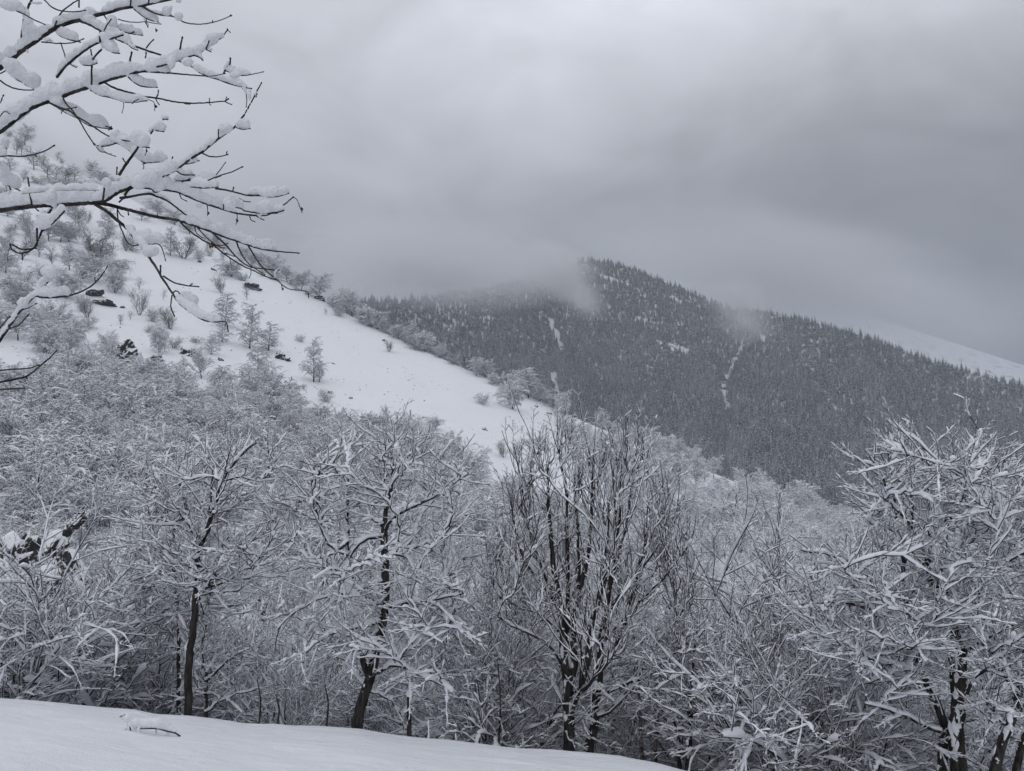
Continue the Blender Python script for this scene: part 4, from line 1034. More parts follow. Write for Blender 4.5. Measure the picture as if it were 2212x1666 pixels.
thicket_variant('thick2', 303, 4.0, 8, .75, 1.5, .55)
thicket_variant('thick3', 304, 4.4, 7, .35, .8, .15)
TRIS += NV
def ground_z(x, y):
    """height of the snow at a place in the ravine"""
    zb = float(bank_z(x, y))
    u = CU + FD * x / y
    P = HILL.P; i = int(np.clip((u - HILL.u[0]) / (HILL.u[1] - HILL.u[0]), 0, len(HILL.u) - 1))
    zh = float(np.interp(y, P[:, i, 1], P[:, i, 2])) if y > P[0, i, 1] else -12.0
    return max(zb, zh)
trng = np.random.default_rng(55)
tp = []
ZONES = [('shrubs at the left of the brow', 'snow_shrub', 'arching snow-laden shrub at the left behind the brow', -1e9, 330, (2.4, 3.7)),
         ('shrubs left of the leaning tree', 'snow_shrub', 'snow-laden shrub between the slender and the leaning tree', 330, 760, (2.0, 3.4)),
         ('shrubs right of the leaning tree', 'snow_shrub', 'snow-laden shrub between the leaning and the vase-shaped tree', 760, 1230, (2.2, 3.6)),
         ('shrubs right of the vase-shaped tree', 'snow_shrub', 'snow-laden shrub right of the vase-shaped tree', 1230, 1720, (2.4, 3.9)),
         ('shrubs around the spreading tree', 'snow_shrub', 'snow-laden shrub around the spreading tree on the right', 1720, 1e9, (2.6, 4.2))]
for row, (y0, y1, n) in enumerate(((18.2, 20, 22), (20.5, 24, 28), (24.5, 30, 36), (31, 42, 52))):
    for _ in range(n * 30):
        y = trng.uniform(y0, y1); x = trng.uniform(-.78, .78) * y
        sp2 = 1.35 + .055 * (y - 15)
        if any((x - a) ** 2 + (y - b) ** 2 < sp2 * sp2 for a, b in tp): continue
        u = CU + FD * x / y
        if sum(1 for a, b in tp if y0 <= b <= y1) >= n: break
        z = ground_z(x, y); vtop = project(np.array([x, y, z + 3.4]))[1]
        cap = min([b + r * .55 for a, b, r in ROCKS_NEAR if abs(u - a) < r * .8 + 45 * 16 / y and y < 28.5] or [0])
        tp.append((x, y))
        grp, nm, lab, _a, _b, hr = next(q for q in ZONES if q[3] <= u < q[4])
        hh = trng.uniform(*hr) * (1 + .012 * (y - 16))
        if 1400 < u < 1900 and y > 22: cap = max(cap, 1290 if u > 1500 else 1240)
        if cap:
            hh = min(hh, float(at(u, cap, y)[2]) - z)
            if hh < .9: continue
        k = 'thick%d' % trng.integers(4)
        look = {'0': 'arching', '1': 'twiggy', '2': 'drooping', '3': 'upright'}[k[-1]]
        where = ('at the front of', 'in the second row of', 'deep among', 'at the back of')[row]
        put_tree(nm, k, (x, y, z - .1), hh, None, '%s snowy shrub %s the %s' % (look, where, grp), 'shrub', grp, lean=.08)
print('THICKET', len(tp), 'TRIS', TRIS)
# a few placed ones that stand out
for key, u, v, d, hh, nm, lab, cat in [
  ('thick0', 105, 1505, 16.0, 3.0, 'hazel_shrub', 'wide hazel with drooping white sprays behind the left end of the brow', 'shrub'),
  ('thick2', 270, 1535, 17.4, 2.6, 'hazel_shrub', 'drooping hazel clump with lumps of snow left of the slender trunk', 'shrub'),
  ('thick2', 20, 1500, 14.2, 2.1, 'hazel_shrub', 'low snow-buried hazel at the left picture edge', 'shrub'),
  ('thick3', 1060, 1600, 16.0, 3.0, 'hazel_shrub', 'thin-stemmed snowy hazel between the leaning and vase-shaped trunks', 'shrub'),
  ('thick2', 1120, 1605, 16.4, 2.4, 'hazel_shrub', 'white drooping shrub against the vase-shaped trunks', 'shrub'),
  ('thick2', 1770, 1690, 15.4, 2.8, 'hazel_shrub', 'white drooping shrub left of the spreading tree', 'shrub'),
  ('thick1', 1640, 1690, 15.0, 2.8, 'hazel_shrub', 'grey twiggy shrub left of the white drooping one', 'shrub'),
  ('thick3', 1700, 1640, 17.5, 4.6, 'hazel_shrub', 'tall upright shrub with dark stems left of the spreading tree', 'shrub'),
  ('thick0', 1890, 1700, 15.2, 2.2, 'hazel_shrub', 'low white shrub under the spreading tree', 'shrub'),
  ('thick1', 620, 1575, 16.6, 1.9, 'hazel_shrub', 'low twiggy shrub behind the brow between two trunks', 'shrub')]:
    p = at(u, v, d); z = min(p[2], float(bank_z(p[0], p[1])))
    put_tree(nm, key, (p[0], p[1], z - .1), hh + (p[2] - z), None, lab, cat, 'hazels along the brow', lean=.05)

# --- bare posts of trunks, birch stems, stakes
def pole(name, label, cat, pts, d, r0, r1, m, snow_cap=0., group=None):
    pts = np.array(pts, float); P = cr_resample(at(pts[:, 0], pts[:, 1], d), 10); b3 = P[0].copy()
    P = np.concatenate([P[:1] - np.array([[0, 0, .8]]), P]); R = np.linspace(r0, r1, len(P)) * d / FD
    root = link(name, None, None, label, cat, group); root.location = b3
    a = Acc().add(*tube(P[None] - b3, R[None], 9)); st = link('stem', a.mesh(name, [m]), root)
    if snow_cap:
        q = P[-1] - b3; n = 6
        seg = q + np.array([0, 0, 1.]) * np.linspace(-.02, snow_cap, n)[:, None] + np.array([1., 0, 0]) * np.linspace(0, .004, n)[:, None]
        pr = np.array([1.15, 1.4, 1.35, 1.1, .7, .1]) * R[-1]
        c = Acc().add(*tube(seg[None], pr[None], 8)); link('snow_cap', c.mesh('cap', [M_SNOW]), root)
    return root
pole('cut_trunk', 'short cut-off dark trunk with a snow cap right of the leaning tree', 'stump', [(884, 1586), (884, 1550), (883, 1502)], 14.4, 5.4, 4.2, M_BARK, .12)
pole('young_birch', 'speckled birch stem right of the vase-shaped tree, left of two', 'trunk', [(1387, 1626), (1383, 1580), (1384, 1540), (1380, 1480), (1386, 1400)], 16.2, 4.4, 2, M_BIRCH, 0, 'birch stems behind the brow')
pole('young_birch', 'speckled birch stem right of the vase-shaped tree, right of two', 'trunk', [(1416, 1632), (1417, 1580), (1420, 1530), (1416, 1470), (1424, 1390)], 16.4, 4.6, 2, M_BIRCH, 0, 'birch stems behind the brow')
pole('snow_stake', 'thin white snow-crusted stake at the brow below the cut trunk', 'stake', [(926, 1592), (926, 1575), (925, 1560)], 13.2, 1.6, 1.4, M_SNOW, .03)
pole('snow_stake', 'thin white snow-crusted stake at the lower right of the brow', 'stake', [(1612, 1690), (1611, 1660), (1610, 1632)], 13.2, 2.6, 1.8, M_SNOW, .04)
for u, v, vt, nm_ in ((560, 1560, 1470, 'between the slender and leaning trunks'), (600, 1562, 1500, 'left of the leaning trunk'), (706, 1560, 1480, 'close left of the leaning trunk'), (1035, 1592, 1470, 'left of the thin-stemmed hazel'), (1078, 1596, 1420, 'right of the thin-stemmed hazel')):
    pole('bare_sapling', 'thin dark sapling stem rising from the brow ' + nm_, 'sapling', [(u, v), (u + 3, (v + vt) / 2), (u - 4, vt)], 14.8, 2.4, 1, M_BARK, 0, 'thin stems along the brow')


# ------------------------------------------------------------------ snow lumps melted together
_b = bmesh_mod.new(); bmesh_mod.ops.create_icosphere(_b, subdivisions=2, radius=1.0)
ICO_V = np.array([v.co[:] for v in _b.verts]); ICO_F = np.array([[v.index for v in f.verts] for f in _b.faces]); _b.free()
def melt(name, balls, voxel, amp, parent, origin, material, squash=1.0):
    """balls: centre, axes (3 vectors); one skin of snow round them all"""
    V = []; F = []; n = 0
    for c, ax in balls:
        V.append(np.asarray(c) - origin + ICO_V @ np.asarray(ax)); F.append(ICO_F + n); n += len(ICO_V)
    me = mesh_np(name + '_raw', np.concatenate(V), np.concatenate(F), [material])
    o = bpy.data.objects.new(name + '_raw', me); COL.objects.link(o)
    m = o.modifiers.new('r', 'REMESH'); m.mode = 'VOXEL'; m.voxel_size = voxel; m.adaptivity = 0
    m2 = o.modifiers.new('s', 'SMOOTH'); m2.iterations = 3; m2.factor = .5
    dg = bpy.context.evaluated_depsgraph_get(); dg.update()
    res = bpy.data.meshes.new_from_object(o.evaluated_get(dg))
    bpy.data.objects.remove(o)
    k = len(res.vertices); co = np.empty(k * 3, np.float32); no = np.empty(k * 3, np.float32)
    res.vertices.foreach_get('co', co); res.vertices.foreach_get('normal', no)
    co = co.reshape(-1, 3); no = no.reshape(-1, 3)
    dsp = np.array([mnoise.noise(Vector((float(a) * 22, float(b) * 22, float(c) * 22))) * .9 + mnoise.noise(Vector((float(a) * 60, float(b) * 60, float(c) * 60))) * .7 + mnoise.noise(Vector((float(a) * 130, float(b) * 130, float(c) * 130))) * .4 for a, b, c in co])
    co = co + no * (dsp * amp)[:, None]
    res.vertices.foreach_set('co', co.astype(np.float32).ravel())
    res.polygons.foreach_set('use_smooth', np.ones(len(res.polygons), bool))
    res.materials.clear(); res.materials.append(material); res.update()
    sn = link('snow', res, parent)
    print('MELT', name, len(balls), 2 * len(res.polygons))
    return sn
def ellip(c, t, a, b, h):
    """axes of a lump lying along t: half length a, half width b, half height h"""
    t = np.asarray(t, float); t = t / max(np.linalg.norm(t), 1e-9)
    u = np.array([0, 0, 1.]) - t[2] * t; n = np.linalg.norm(u); u = u / n if n > .25 else np.array([0, 0, 1.])
    w_ = np.cross(t, u); w_ = w_ / max(np.linalg.norm(w_), 1e-9)
    return (c, np.stack([t * a, w_ * b, u * h]))

# ------------------------------------------------------------------ the overhanging tree at the upper left (traced twig by twig)
# each: bough, points (x, y), half-widths, [(from, to, snow height)]   in units of 1/3.136 picture unit
OV = [
 ('A', [(-420, 830), (-200, 620), (-60, 490), (0, 455), (60, 410), (150, 340), (260, 265), (360, 200), (450, 160), (540, 135), (620, 110), (720, 90), (800, 65), (880, 50), (960, 40), (1040, 22), (1140, 0), (1250, -30)], 26, 6, [(.05, .52, 78), (.52, .68, 66), (.70, .93, 66)]),
 ('A', [(145, 330), (150, 230), (165, 120), (190, 50), (215, 0), (240, -60)], 10, 7, [(.0, .3, 40)]),
 ('A', [(365, 195), (390, 130), (430, 70), (490, 25), (540, -8)], 6, 4, []),
 ('A', [(535, 50), (535, 0), (537, -40)], 6, 5, []),
 ('A', [(885, 50), (885, 15), (890, -20)], 6, 5, []), ('A', [(1005, 28), (1010, 0), (1020, -20)], 6, 5, []),
 ('A', [(-60, -20), (0, 10), (60, 50), (160, 95), (230, 135), (300, 165)], 7, 4, [(.05, .62, 62)]),
 ('A', [(300, 0), (340, 40), (380, 65), (440, 78), (520, 80), (575, 70)], 5, 4, []),
 ('A', [(960, 40), (1010, 70), (1060, 95), (1110, 105), (1170, 112), (1210, 130), (1260, 155), (1340, 165), (1430, 155), (1500, 135), (1565, 108)], 6, 3, [(.12, .34, 30)]),
 ('A', [(1558, 112), (1562, 100), (1566, 104)], 4, 3, []), ('A', [(1436, 155), (1440, 145)], 3, 3, []),
 ('A', [(545, 145), (600, 165), (660, 195), (720, 225), (790, 265), (850, 290), (920, 315), (1000, 345), (1080, 370), (1140, 395), (1200, 410), (1260, 435), (1310, 460), (1350, 490), (1400, 515), (1480, 540), (1560, 570), (1640, 590), (1700, 600)], 9, 4, [(.02, .30, 66), (.66, .97, 52)]),
 ('A', [(1640, 594), (1665, 630), (1672, 680), (1668, 722)], 4, 3, [(0, .4, 30)]),
 ('A', [(380, 215), (410, 245), (470, 270), (540, 285)], 5, 4, [(.1, .9, 66)]),
 ('A', [(280, 285), (360, 292), (440, 295), (510, 285), (562, 265)], 5, 4, [(.1, .3, 22)]),
 ('A', [(410, 290), (425, 330), (442, 385)], 4, 4, []),
 ('A', [(700, 98), (740, 150), (800, 185)], 5, 4, []),
 ('A', [(45, 455), (100, 525), (180, 575), (250, 615)], 6, 4, [(.0, 1, 112)]),
 ('A', [(150, 545), (175, 548), (200, 553)], 4, 3, []),
 ('A', [(385, 525), (440, 455), (520, 385), (610, 320), (680, 285), (760, 262), (830, 240)], 9, 5, [(.0, 1, 58)]),
 ('A', [(678, 285), (676, 250), (678, 212)], 7, 6, []),
 ('A', [(690, 295), (720, 332), (770, 358), (805, 362)], 5, 4, [(.0, .95, 72)]),
 ('A', [(690, 335), (660, 362), (632, 398)], 7, 6, [(.0, .4, 18)]), ('A', [(615, 335), (620, 370), (632, 398)], 5, 5, []),
 ('A', [(545, 415), (560, 440), (620, 445), (655, 430)], 4, 3, [(.1, .95, 62)]),
 ('A', [(470, 430), (490, 445), (512, 455)], 4, 3, [(0, 1, 20)]),
 ('A', [(800, 130), (850, 145), (920, 152), (990, 148), (1040, 158), (1085, 163)], 4, 3, []), ('A', [(990, 150), (993, 128)], 4, 3, []),
 ('A', [(810, 205), (870, 225), (920, 235), (960, 240)], 4, 3, [(.0, 1, 56)]),
 ('A', [(905, 60), (960, 105), (1020, 140), (1070, 150)], 5, 3, [(.0, .95, 66)]),
 ('A', [(985, 150), (1000, 180)], 4, 3, [(0, 1, 25)]), ('A', [(870, 232), (905, 218)], 4, 4, []),
 ('A', [(705, 208), (725, 170), (750, 135)], 5, 4, []), ('A', [(990, 328), (1010, 300), (1037, 272)], 5, 4, []),
 ('A', [(860, 290), (890, 325), (930, 340)], 4, 3, [(.1, .95, 34)]),
 ('A', [(1145, 400), (1160, 440), (1175, 432)], 4, 3, []), ('A', [(1270, 438), (1284, 415)], 4, 3, []),
 ('B', [(-420, 1180), (-200, 1030), (-40, 915), (0, 890), (60, 845), (150, 775), (220, 730), (320, 690), (400, 665), (480, 630), (560, 605), (640, 580), (700, 555), (780, 530), (850, 512), (920, 492), (990, 483)], 22, 8, [(.12, .99, 104)]),
 ('B', [(990, 483), (1060, 490), (1140, 495), (1230, 503), (1320, 510), (1400, 517)], 7, 4, [(.0, .36, 95)]),
 ('B', [(1060, 455), (1120, 438), (1200, 410), (1310, 375), (1390, 335), (1430, 300), (1500, 255), (1540, 205)], 7, 4, [(.0, .9, 66)]),
 ('B', [(620, 575), (620, 510), (622, 455)], 7, 6, []), ('B', [(855, 508), (875, 430), (892, 358)], 8, 6, [(.4, .95, 20)]), ('B', [(1205, 405), (1220, 330), (1235, 258)], 7, 5, [(.3, .9, 18)]),
 ('B', [(985, 395), (989, 362)], 5, 4, []), ('B', [(1310, 375), (1345, 385), (1370, 405)], 5, 4, [(.1, 1, 44)]), ('B', [(1395, 330), (1410, 300), (1415, 283)], 6, 4, []), ('B', [(1395, 335), (1425, 350)], 5, 3, [(0, 1, 36)]),
 ('B', [(1528, 222), (1541, 205), (1540, 198)], 4, 3, []), ('B', [(1541, 205), (1555, 216)], 3, 3, []),
 ('B', [(1515, 500), (1530, 470), (1558, 430), (1560, 400)], 6, 5, [(.0, .8, 34)]), ('B', [(1530, 480), (1570, 495), (1620, 512), (1690, 508), (1780, 488)], 5, 3, [(0, .62, 52)]), ('B', [(1400, 520), (1460, 512), (1520, 500)], 3, 3, []),
 ('B', [(710, 560), (760, 590), (830, 615), (900, 632), (980, 655), (1060, 665), (1130, 680), (1220, 695), (1320, 700), (1420, 695), (1520, 685), (1545, 672)], 7, 4, []),
 ('B', [(1520, 685), (1540, 698), (1565, 708)], 4, 3, [(0, 1, 14)]), ('B', [(1530, 684), (1533, 664)], 4, 3, []),
 ('B', [(1060, 663), (1070, 640), (1073, 618)], 5, 4, []), ('B', [(1055, 668), (1065, 690), (1075, 705)], 4, 3, []), ('B', [(1000, 675), (1040, 690), (1050, 720), (1048, 745)], 3, 2, []), ('B', [(1418, 695), (1419, 672)], 4, 3, []), ('B', [(1240, 696), (1262, 706), (1282, 706)], 4, 3, []), ('B', [(1415, 697), (1424, 710)], 3, 3, []),
 ('B', [(610, 612), (680, 648), (760, 665), (830, 690), (900, 695), (990, 685)], 4, 3, [(.0, 1, 62)]), ('B', [(835, 690), (838, 720), (828, 760)], 3, 2, [(0, .7, 26)]), ('B', [(765, 652), (810, 640), (865, 630)], 4, 3, []), ('B', [(895, 705), (912, 685), (932, 676)], 4, 3, []),
 ('B', [(868, 522), (920, 568), (980, 590), (1060, 592)], 5, 3, [(.0, .97, 62)]),
 ('B', [(335, 695), (400, 730), (470, 750), (520, 790), (580, 825), (650, 870), (720, 915), (780, 940), (830, 950), (880, 957)], 8, 4, []),
 ('B', [(350, 705), (430, 755), (520, 800), (600, 850), (660, 862), (750, 875)], 5, 4, [(.0, .95, 78)]), ('B', [(735, 885), (750, 862)], 4, 4, []), ('B', [(668, 850), (710, 855), (755, 868)], 5, 4, []),
 ('B', [(425, 665), (450, 705), (500, 760), (540, 820), (580, 890), (630, 965), (655, 985), (700, 992), (750, 985), (790, 970)], 5, 4, [(.8, .98, 66)]), ('B', [(630, 970), (640, 985), (660, 988)], 4, 3, []), ('B', [(650, 995), (680, 1028), (710, 1032)], 3, 3, [(.0, .9, 38)]), ('B', [(708, 1030), (745, 1047), (778, 1058)], 4, 3, [(.6, 1, 12)]), ('B', [(415, 770), (430, 745), (512, 728)], 4, 4, []),
 ('B', [(760, 950), (850, 1000), (920, 1060), (975, 1105)], 7, 5, [(.0, .97, 82)]), ('B', [(975, 1105), (1070, 1098), (1150, 1094), (1168, 1070)], 5, 4, [(.0, .72, 70)]), ('B', [(965, 1108), (975, 1128), (972, 1140)], 3, 3, []), ('B', [(760, 920), (830, 935), (880, 957)], 4, 3, [(.0, .9, 42)]),
 ('C', [(805, 1188), (850, 1120), (900, 1050), (940, 990)], 11, 8, []), ('C', [(870, 1108), (848, 1097), (835, 1080)], 5, 4, []),
 ('C', [(895, 940), (912, 972), (945, 993), (1005, 1000)], 5, 4, [(.15, .95, 92)]), ('C', [(990, 1000), (995, 1020), (985, 1048)], 3, 2, []), ('C', [(1020, 908), (1035, 885), (1050, 862)], 6, 5, [(0, .5, 44)]), ('C', [(1055, 885), (1080, 890), (1105, 892)], 4, 3, [(.1, .9, 72)]), ('C', [(1100, 812), (1130, 810)], 4, 3, [(.1, .9, 42)]),
 ('C', [(-420, 1430), (-200, 1432), (-40, 1425), (0, 1425), (60, 1415), (150, 1405), (260, 1393), (400, 1388), (520, 1380), (600, 1375), (680, 1372), (720, 1355), (780, 1315), (840, 1285), (915, 1258)], 20, 13, [(.10, .80, 108), (.80, .99, 84)]),
 ('C', [(915, 1258), (980, 1272), (1050, 1280), (1110, 1285), (1200, 1300), (1260, 1325), (1340, 1360), (1420, 1390), (1500, 1415), (1600, 1445), (1720, 1460), (1800, 1460), (1850, 1440), (1920, 1390), (1985, 1337)], 10, 4, [(.0, .22, 96), (.22, .62, 78)]),
 ('C', [(915, 1258), (1000, 1225), (1080, 1205), (1190, 1150), (1230, 1120), (1300, 1070), (1370, 1030), (1430, 980), (1480, 940), (1560, 885), (1600, 850), (1650, 785), (1690, 715), (1725, 650), (1750, 600), (1770, 565)], 12, 4, [(.0, .26, 84), (.26, .56, 46)]),
 ('C', [(1480, 940), (1500, 920), (1545, 893)], 4, 3, [(.0, .9, 74)]), ('C', [(1600, 865), (1640, 878), (1690, 872)], 4, 3, [(.0, .95, 70)]), ('C', [(1725, 650), (1735, 660), (1740, 640)], 3, 3, [(0, 1, 26)]),
 ('C', [(1370, 1038), (1420, 1060), (1480, 1062), (1540, 1048)], 5, 4, []), ('C', [(1535, 1050), (1536, 1034)], 4, 3, [(0, 1, 8)]), ('C', [(1480, 942), (1480, 885)], 5, 4, []),
 ('C', [(1190, 1155), (1240, 1185), (1310, 1186)], 5, 4, [(.1, .95, 38)]), ('C', [(1230, 1115), (1290, 1110), (1345, 1090)], 4, 3, [(.1, .95, 48)]),
 ('C', [(215, 1390), (205, 1320), (190, 1210)], 7, 5, []), ('C', [(695, 1370), (705, 1290), (710, 1213)], 7, 6, []), ('C', [(790, 1185), (793, 1140)], 5, 4, []),
 ('C', [(150, 1315), (300, 1300), (450, 1290), (660, 1290)], 1.5, 1.5, [(.0, 1, 52)]),
 ('C', [(1410, 1222), (1490, 1190), (1570, 1165), (1640, 1132)], 5, 4, []), ('C', [(1340, 1272), (1370, 1235), (1395, 1205)], 5, 4, []), ('C', [(1465, 1185), (1500, 1140), (1525, 1105)], 4, 3, [(.6, 1, 14)]), ('C', [(1230, 1235), (1280, 1215)], 4, 4, []),
 ('C', [(1180, 1230), (1300, 1225), (1400, 1230), (1490, 1195)], 5, 3, [(.0, .9, 56)]), ('C', [(1290, 1265), (1380, 1275), (1470, 1270)], 5, 4, [(.0, 1, 66)]),
 ('C', [(1460, 1278), (1540, 1290), (1600, 1305), (1700, 1328), (1770, 1315), (1825, 1295)], 7, 4, []), ('C', [(1575, 1298), (1582, 1275)], 5, 4, []),
 ('C', [(1680, 1322), (1760, 1328), (1860, 1336), (1950, 1312)], 4, 3, [(.0, .98, 66)]),
 ('C', [(1650, 1428), (1720, 1440), (1790, 1445), (1870, 1445)], 5, 4, [(.35, 1, 70)]), ('C', [(1560, 1400), (1620, 1410), (1650, 1425)], 4, 4, [(0, .9, 66)]),
 ('C', [(1985, 1337), (2012, 1352), (2030, 1400), (2045, 1435)], 3, 3, [(.45, .95, 12)]), ('C', [(1840, 1445), (1880, 1440), (1915, 1428)], 6, 4, []),
 ('C', [(1690, 1462), (1700, 1490), (1720, 1500)], 4, 3, []), ('C', [(1730, 1460), (1760, 1478), (1785, 1490)], 4, 3, [(0, .9, 24)]), ('C', [(1620, 1345), (1650, 1362), (1690, 1368)], 4, 3, []), ('C', [(1515, 1420), (1514, 1388)], 5, 4, []),
 ('C', [(1605, 1450), (1608, 1490), (1600, 1515)], 3, 2, []), ('C', [(1400, 1385), (1408, 1415), (1405, 1455)], 4, 2, [(0, .8, 18)]), ('C', [(1215, 1310), (1230, 1345), (1258, 1360)], 4, 3, []),
 ('C', [(810, 1342), (870, 1335), (950, 1320), (1010, 1315), (1060, 1330), (1130, 1360), (1200, 1410), (1250, 1450), (1280, 1470)], 9, 5, [(.3, .7, 30)]), ('C', [(845, 1325), (870, 1290), (915, 1262)], 9, 8, []), ('C', [(805, 1372), (830, 1350), (860, 1340)], 6, 5, []),
 ('C', [(1030, 1280), (1040, 1300), (1060, 1302), (1075, 1295)], 6, 5, []),
 ('C', [(640, 1378), (720, 1385), (800, 1405), (880, 1425), (960, 1445), (1060, 1470), (1160, 1485), (1230, 1500), (1320, 1530), (1430, 1570), (1520, 1605), (1600, 1632), (1680, 1660), (1760, 1685), (1850, 1700), (1950, 1710), (2020, 1715)], 13, 4, [(.42, .87, 66)]),
 ('C', [(1740, 1680), (1800, 1690), (1870, 1705)], 4, 3, [(.05, .95, 66)]), ('C', [(865, 1422), (870, 1450)], 5, 4, []),
 ('C', [(645, 1385), (720, 1430), (790, 1490), (850, 1540), (910, 1610), (960, 1670), (1000, 1730), (1050, 1800), (1090, 1870), (1130, 1930), (1170, 1990), (1210, 2050), (1270, 2100), (1340, 2150), (1400, 2175), (1470, 2182), (1530, 2182), (1545, 2240)], 12, 4, [(.20, .40, 56), (.66, .92, 62)]),
 ('C', [(930, 1640), (1000, 1655), (1070, 1655), (1100, 1690), (1120, 1760)], 5, 3, [(.0, .62, 92)]), ('C', [(1225, 2020), (1260, 2040), (1310, 2060)], 4, 3, [(.0, .95, 66)]),
 ('C', [(1172, 1985), (1190, 1970), (1215, 1985), (1225, 2020)], 5, 4, [(0, .4, 20)]), ('C', [(1165, 2000), (1158, 2080), (1180, 2138)], 5, 4, []), ('C', [(1085, 1855), (1088, 1805)], 7, 5, []), ('C', [(1105, 1870), (1180, 1915), (1260, 1935), (1340, 1942)], 6, 4, [(.85, 1, 14)]), ('C', [(1285, 1938), (1296, 1928)], 5, 4, []), ('C', [(1268, 2095), (1272, 2070)], 5, 4, []),
 ('C', [(795, 1405), (800, 1490), (830, 1570), (860, 1640), (900, 1665), (930, 1660)], 5, 4, []), ('C', [(797, 1420), (815, 1455), (830, 1465)], 4, 3, []),
 ('C', [(1220, 1505), (1290, 1570), (1380, 1630), (1440, 1660), (1500, 1705), (1560, 1750), (1640, 1800), (1720, 1835), (1790, 1870), (1850, 1890), (1880, 1900), (1930, 1945), (1990, 1965), (2080, 1975), (2090, 2010)], 6, 3, []),
 ('C', [(1340, 1545), (1400, 1610), (1480, 1670), (1515, 1680)], 5, 3, []), ('C', [(1430, 1572), (1520, 1650), (1620, 1760), (1700, 1810), (1780, 1820), (1850, 1830)], 6, 4, []), ('C', [(1600, 1635), (1640, 1730), (1700, 1800), (1790, 1860)], 6, 3, []), ('C', [(1680, 1662), (1760, 1790), (1830, 1860), (1880, 1900)], 6, 4, []), ('C', [(1320, 1540), (1330, 1580), (1370, 1610)], 4, 3, []), ('C', [(1440, 1655), (1500, 1665), (1540, 1650)], 4, 3, []),
 ('C', [(1700, 1808), (1700, 1850), (1690, 1880)], 3, 2, []), ('C', [(1860, 1890), (1870, 1850), (1890, 1830)], 4, 3, [(0, .9, 34)]), ('C', [(1905, 1925), (1912, 1960)], 3, 2, [(0, 1, 14)]), ('C', [(1555, 1745), (1565, 1790)], 3, 2, []), ('C', [(1520, 1715), (1580, 1735)], 4, 3, [(0, 1, 22)]),
 ('D', [(-420, 1500), (-150, 1440), (200, 1400), (345, 1400), (340, 1430), (320, 1460), (285, 1560), (262, 1620), (230, 1680), (180, 1710), (130, 1715), (80, 1690), (70, 1660)], 12, 5, []),
 ('D', [(280, 1570), (320, 1545), (380, 1490), (432, 1435)], 6, 6, [(.0, .98, 74)]), ('D', [(250, 1545), (252, 1600), (250, 1660)], 7, 5, []), ('D', [(80, 1655), (150, 1690), (240, 1682)], 6, 5, []), ('D', [(70, 1680), (55, 1710), (52, 1760)], 3, 2, []), ('D', [(150, 1718), (152, 1755)], 5, 4, []), ('D', [(235, 1405), (255, 1425)], 5, 4, []),
 ('E', [(-420, 2900), (-200, 2560), (-20, 2330), (0, 2305), (50, 2230), (120, 2130), (180, 2060), (240, 2000), (290, 1930), (320, 1850)], 18, 6, [(.35, .98, 46)]),
 ('E', [(240, 2005), (300, 2015), (400, 2012), (500, 1995), (600, 1950), (660, 1900), (700, 1850), (725, 1810)], 8, 4, [(.0, .40, 74)]), ('E', [(290, 1940), (330, 1900), (355, 1875)], 6, 5, [(0, 1, 40)]), ('E', [(300, 1935), (360, 1880), (405, 1832)], 5, 4, [(.1, .95, 56)]),
 ('E', [(60, 2230), (130, 2200), (190, 2135)], 5, 4, []), ('E', [(150, 2100), (200, 2080), (240, 2060)], 5, 4, [(0, .95, 46)]), ('E', [(-30, 2260), (0, 2220), (66, 2148)], 5, 4, []),
 ('F', [(-420, 2720), (-100, 2610), (0, 2590), (100, 2570), (190, 2545), (270, 2480), (330, 2430), (380, 2380)], 11, 4, []), ('F', [(-100, 2530), (0, 2510), (120, 2500), (200, 2495), (258, 2475)], 6, 4, []), ('F', [(-100, 2660), (0, 2640), (160, 2630)], 7, 5, []), ('F', [(170, 2552), (180, 2562)], 5, 4, []),
 ('B', [(-60, 850), (0, 830), (80, 815), (150, 800)], 6, 4, []), ('B', [(-60, 500), (0, 545), (70, 590), (160, 610), (260, 608)], 6, 4, []), ('A', [(0, 500), (70, 462)], 5, 4, []), ('B', [(0, 700), (22, 650)], 5, 4, []), ('B', [(0, 790), (30, 755), (60, 768)], 4, 3, [(0, 1, 18)]),
 ('B', [(-60, 1010), (0, 1012), (40, 1008)], 5, 3, [(.2, 1, 84)]), ('C', [(-60, 1065), (0, 1062), (45, 1058)], 5, 3, [(.2, .95, 66)]), ('C', [(50, 1055), (150, 1060), (240, 1045), (310, 1020), (365, 988)], 6, 4, []), ('C', [(235, 1047), (245, 1058)], 4, 3, []),
 ('C', [(-80, 1150), (-20, 1200), (30, 1240), (75, 1265), (130, 1290)], 6, 4, [(.0, .95, 112)]), ('C', [(60, 1258), (70, 1280)], 5, 4, []),
]
BD0 = {'A': 4.55, 'B': 4.25, 'C': 3.95, 'D': 3.75, 'E': 3.55, 'F': 3.4}
orng = np.random.default_rng(31)
TRX = np.array([-3.6, 4.3, -3.4])
ot = link('overhanging_tree', None, None, 'tree reaching in from the upper left with thick snow along its dark boughs', 'tree'); ot.location = TRX; ot.empty_display_size = .3
tp_ = np.array([[-3.6, 4.3, -3.6], [-3.62, 4.3, -2.0], [-3.58, 4.32, -.5], [-3.62, 4.36, 1.0], [-3.5, 4.4, 2.4], [-3.4, 4.45, 3.6]])
P_ = cr_resample(tp_, 16); R_ = np.linspace(.13, .05, 16)
link('trunk', Acc().add(*tube(P_[None] - TRX, R_[None], 12)).mesh('overhang_trunk', [M_BARK]), ot)
done = {}; boughs = {}; balls = {}
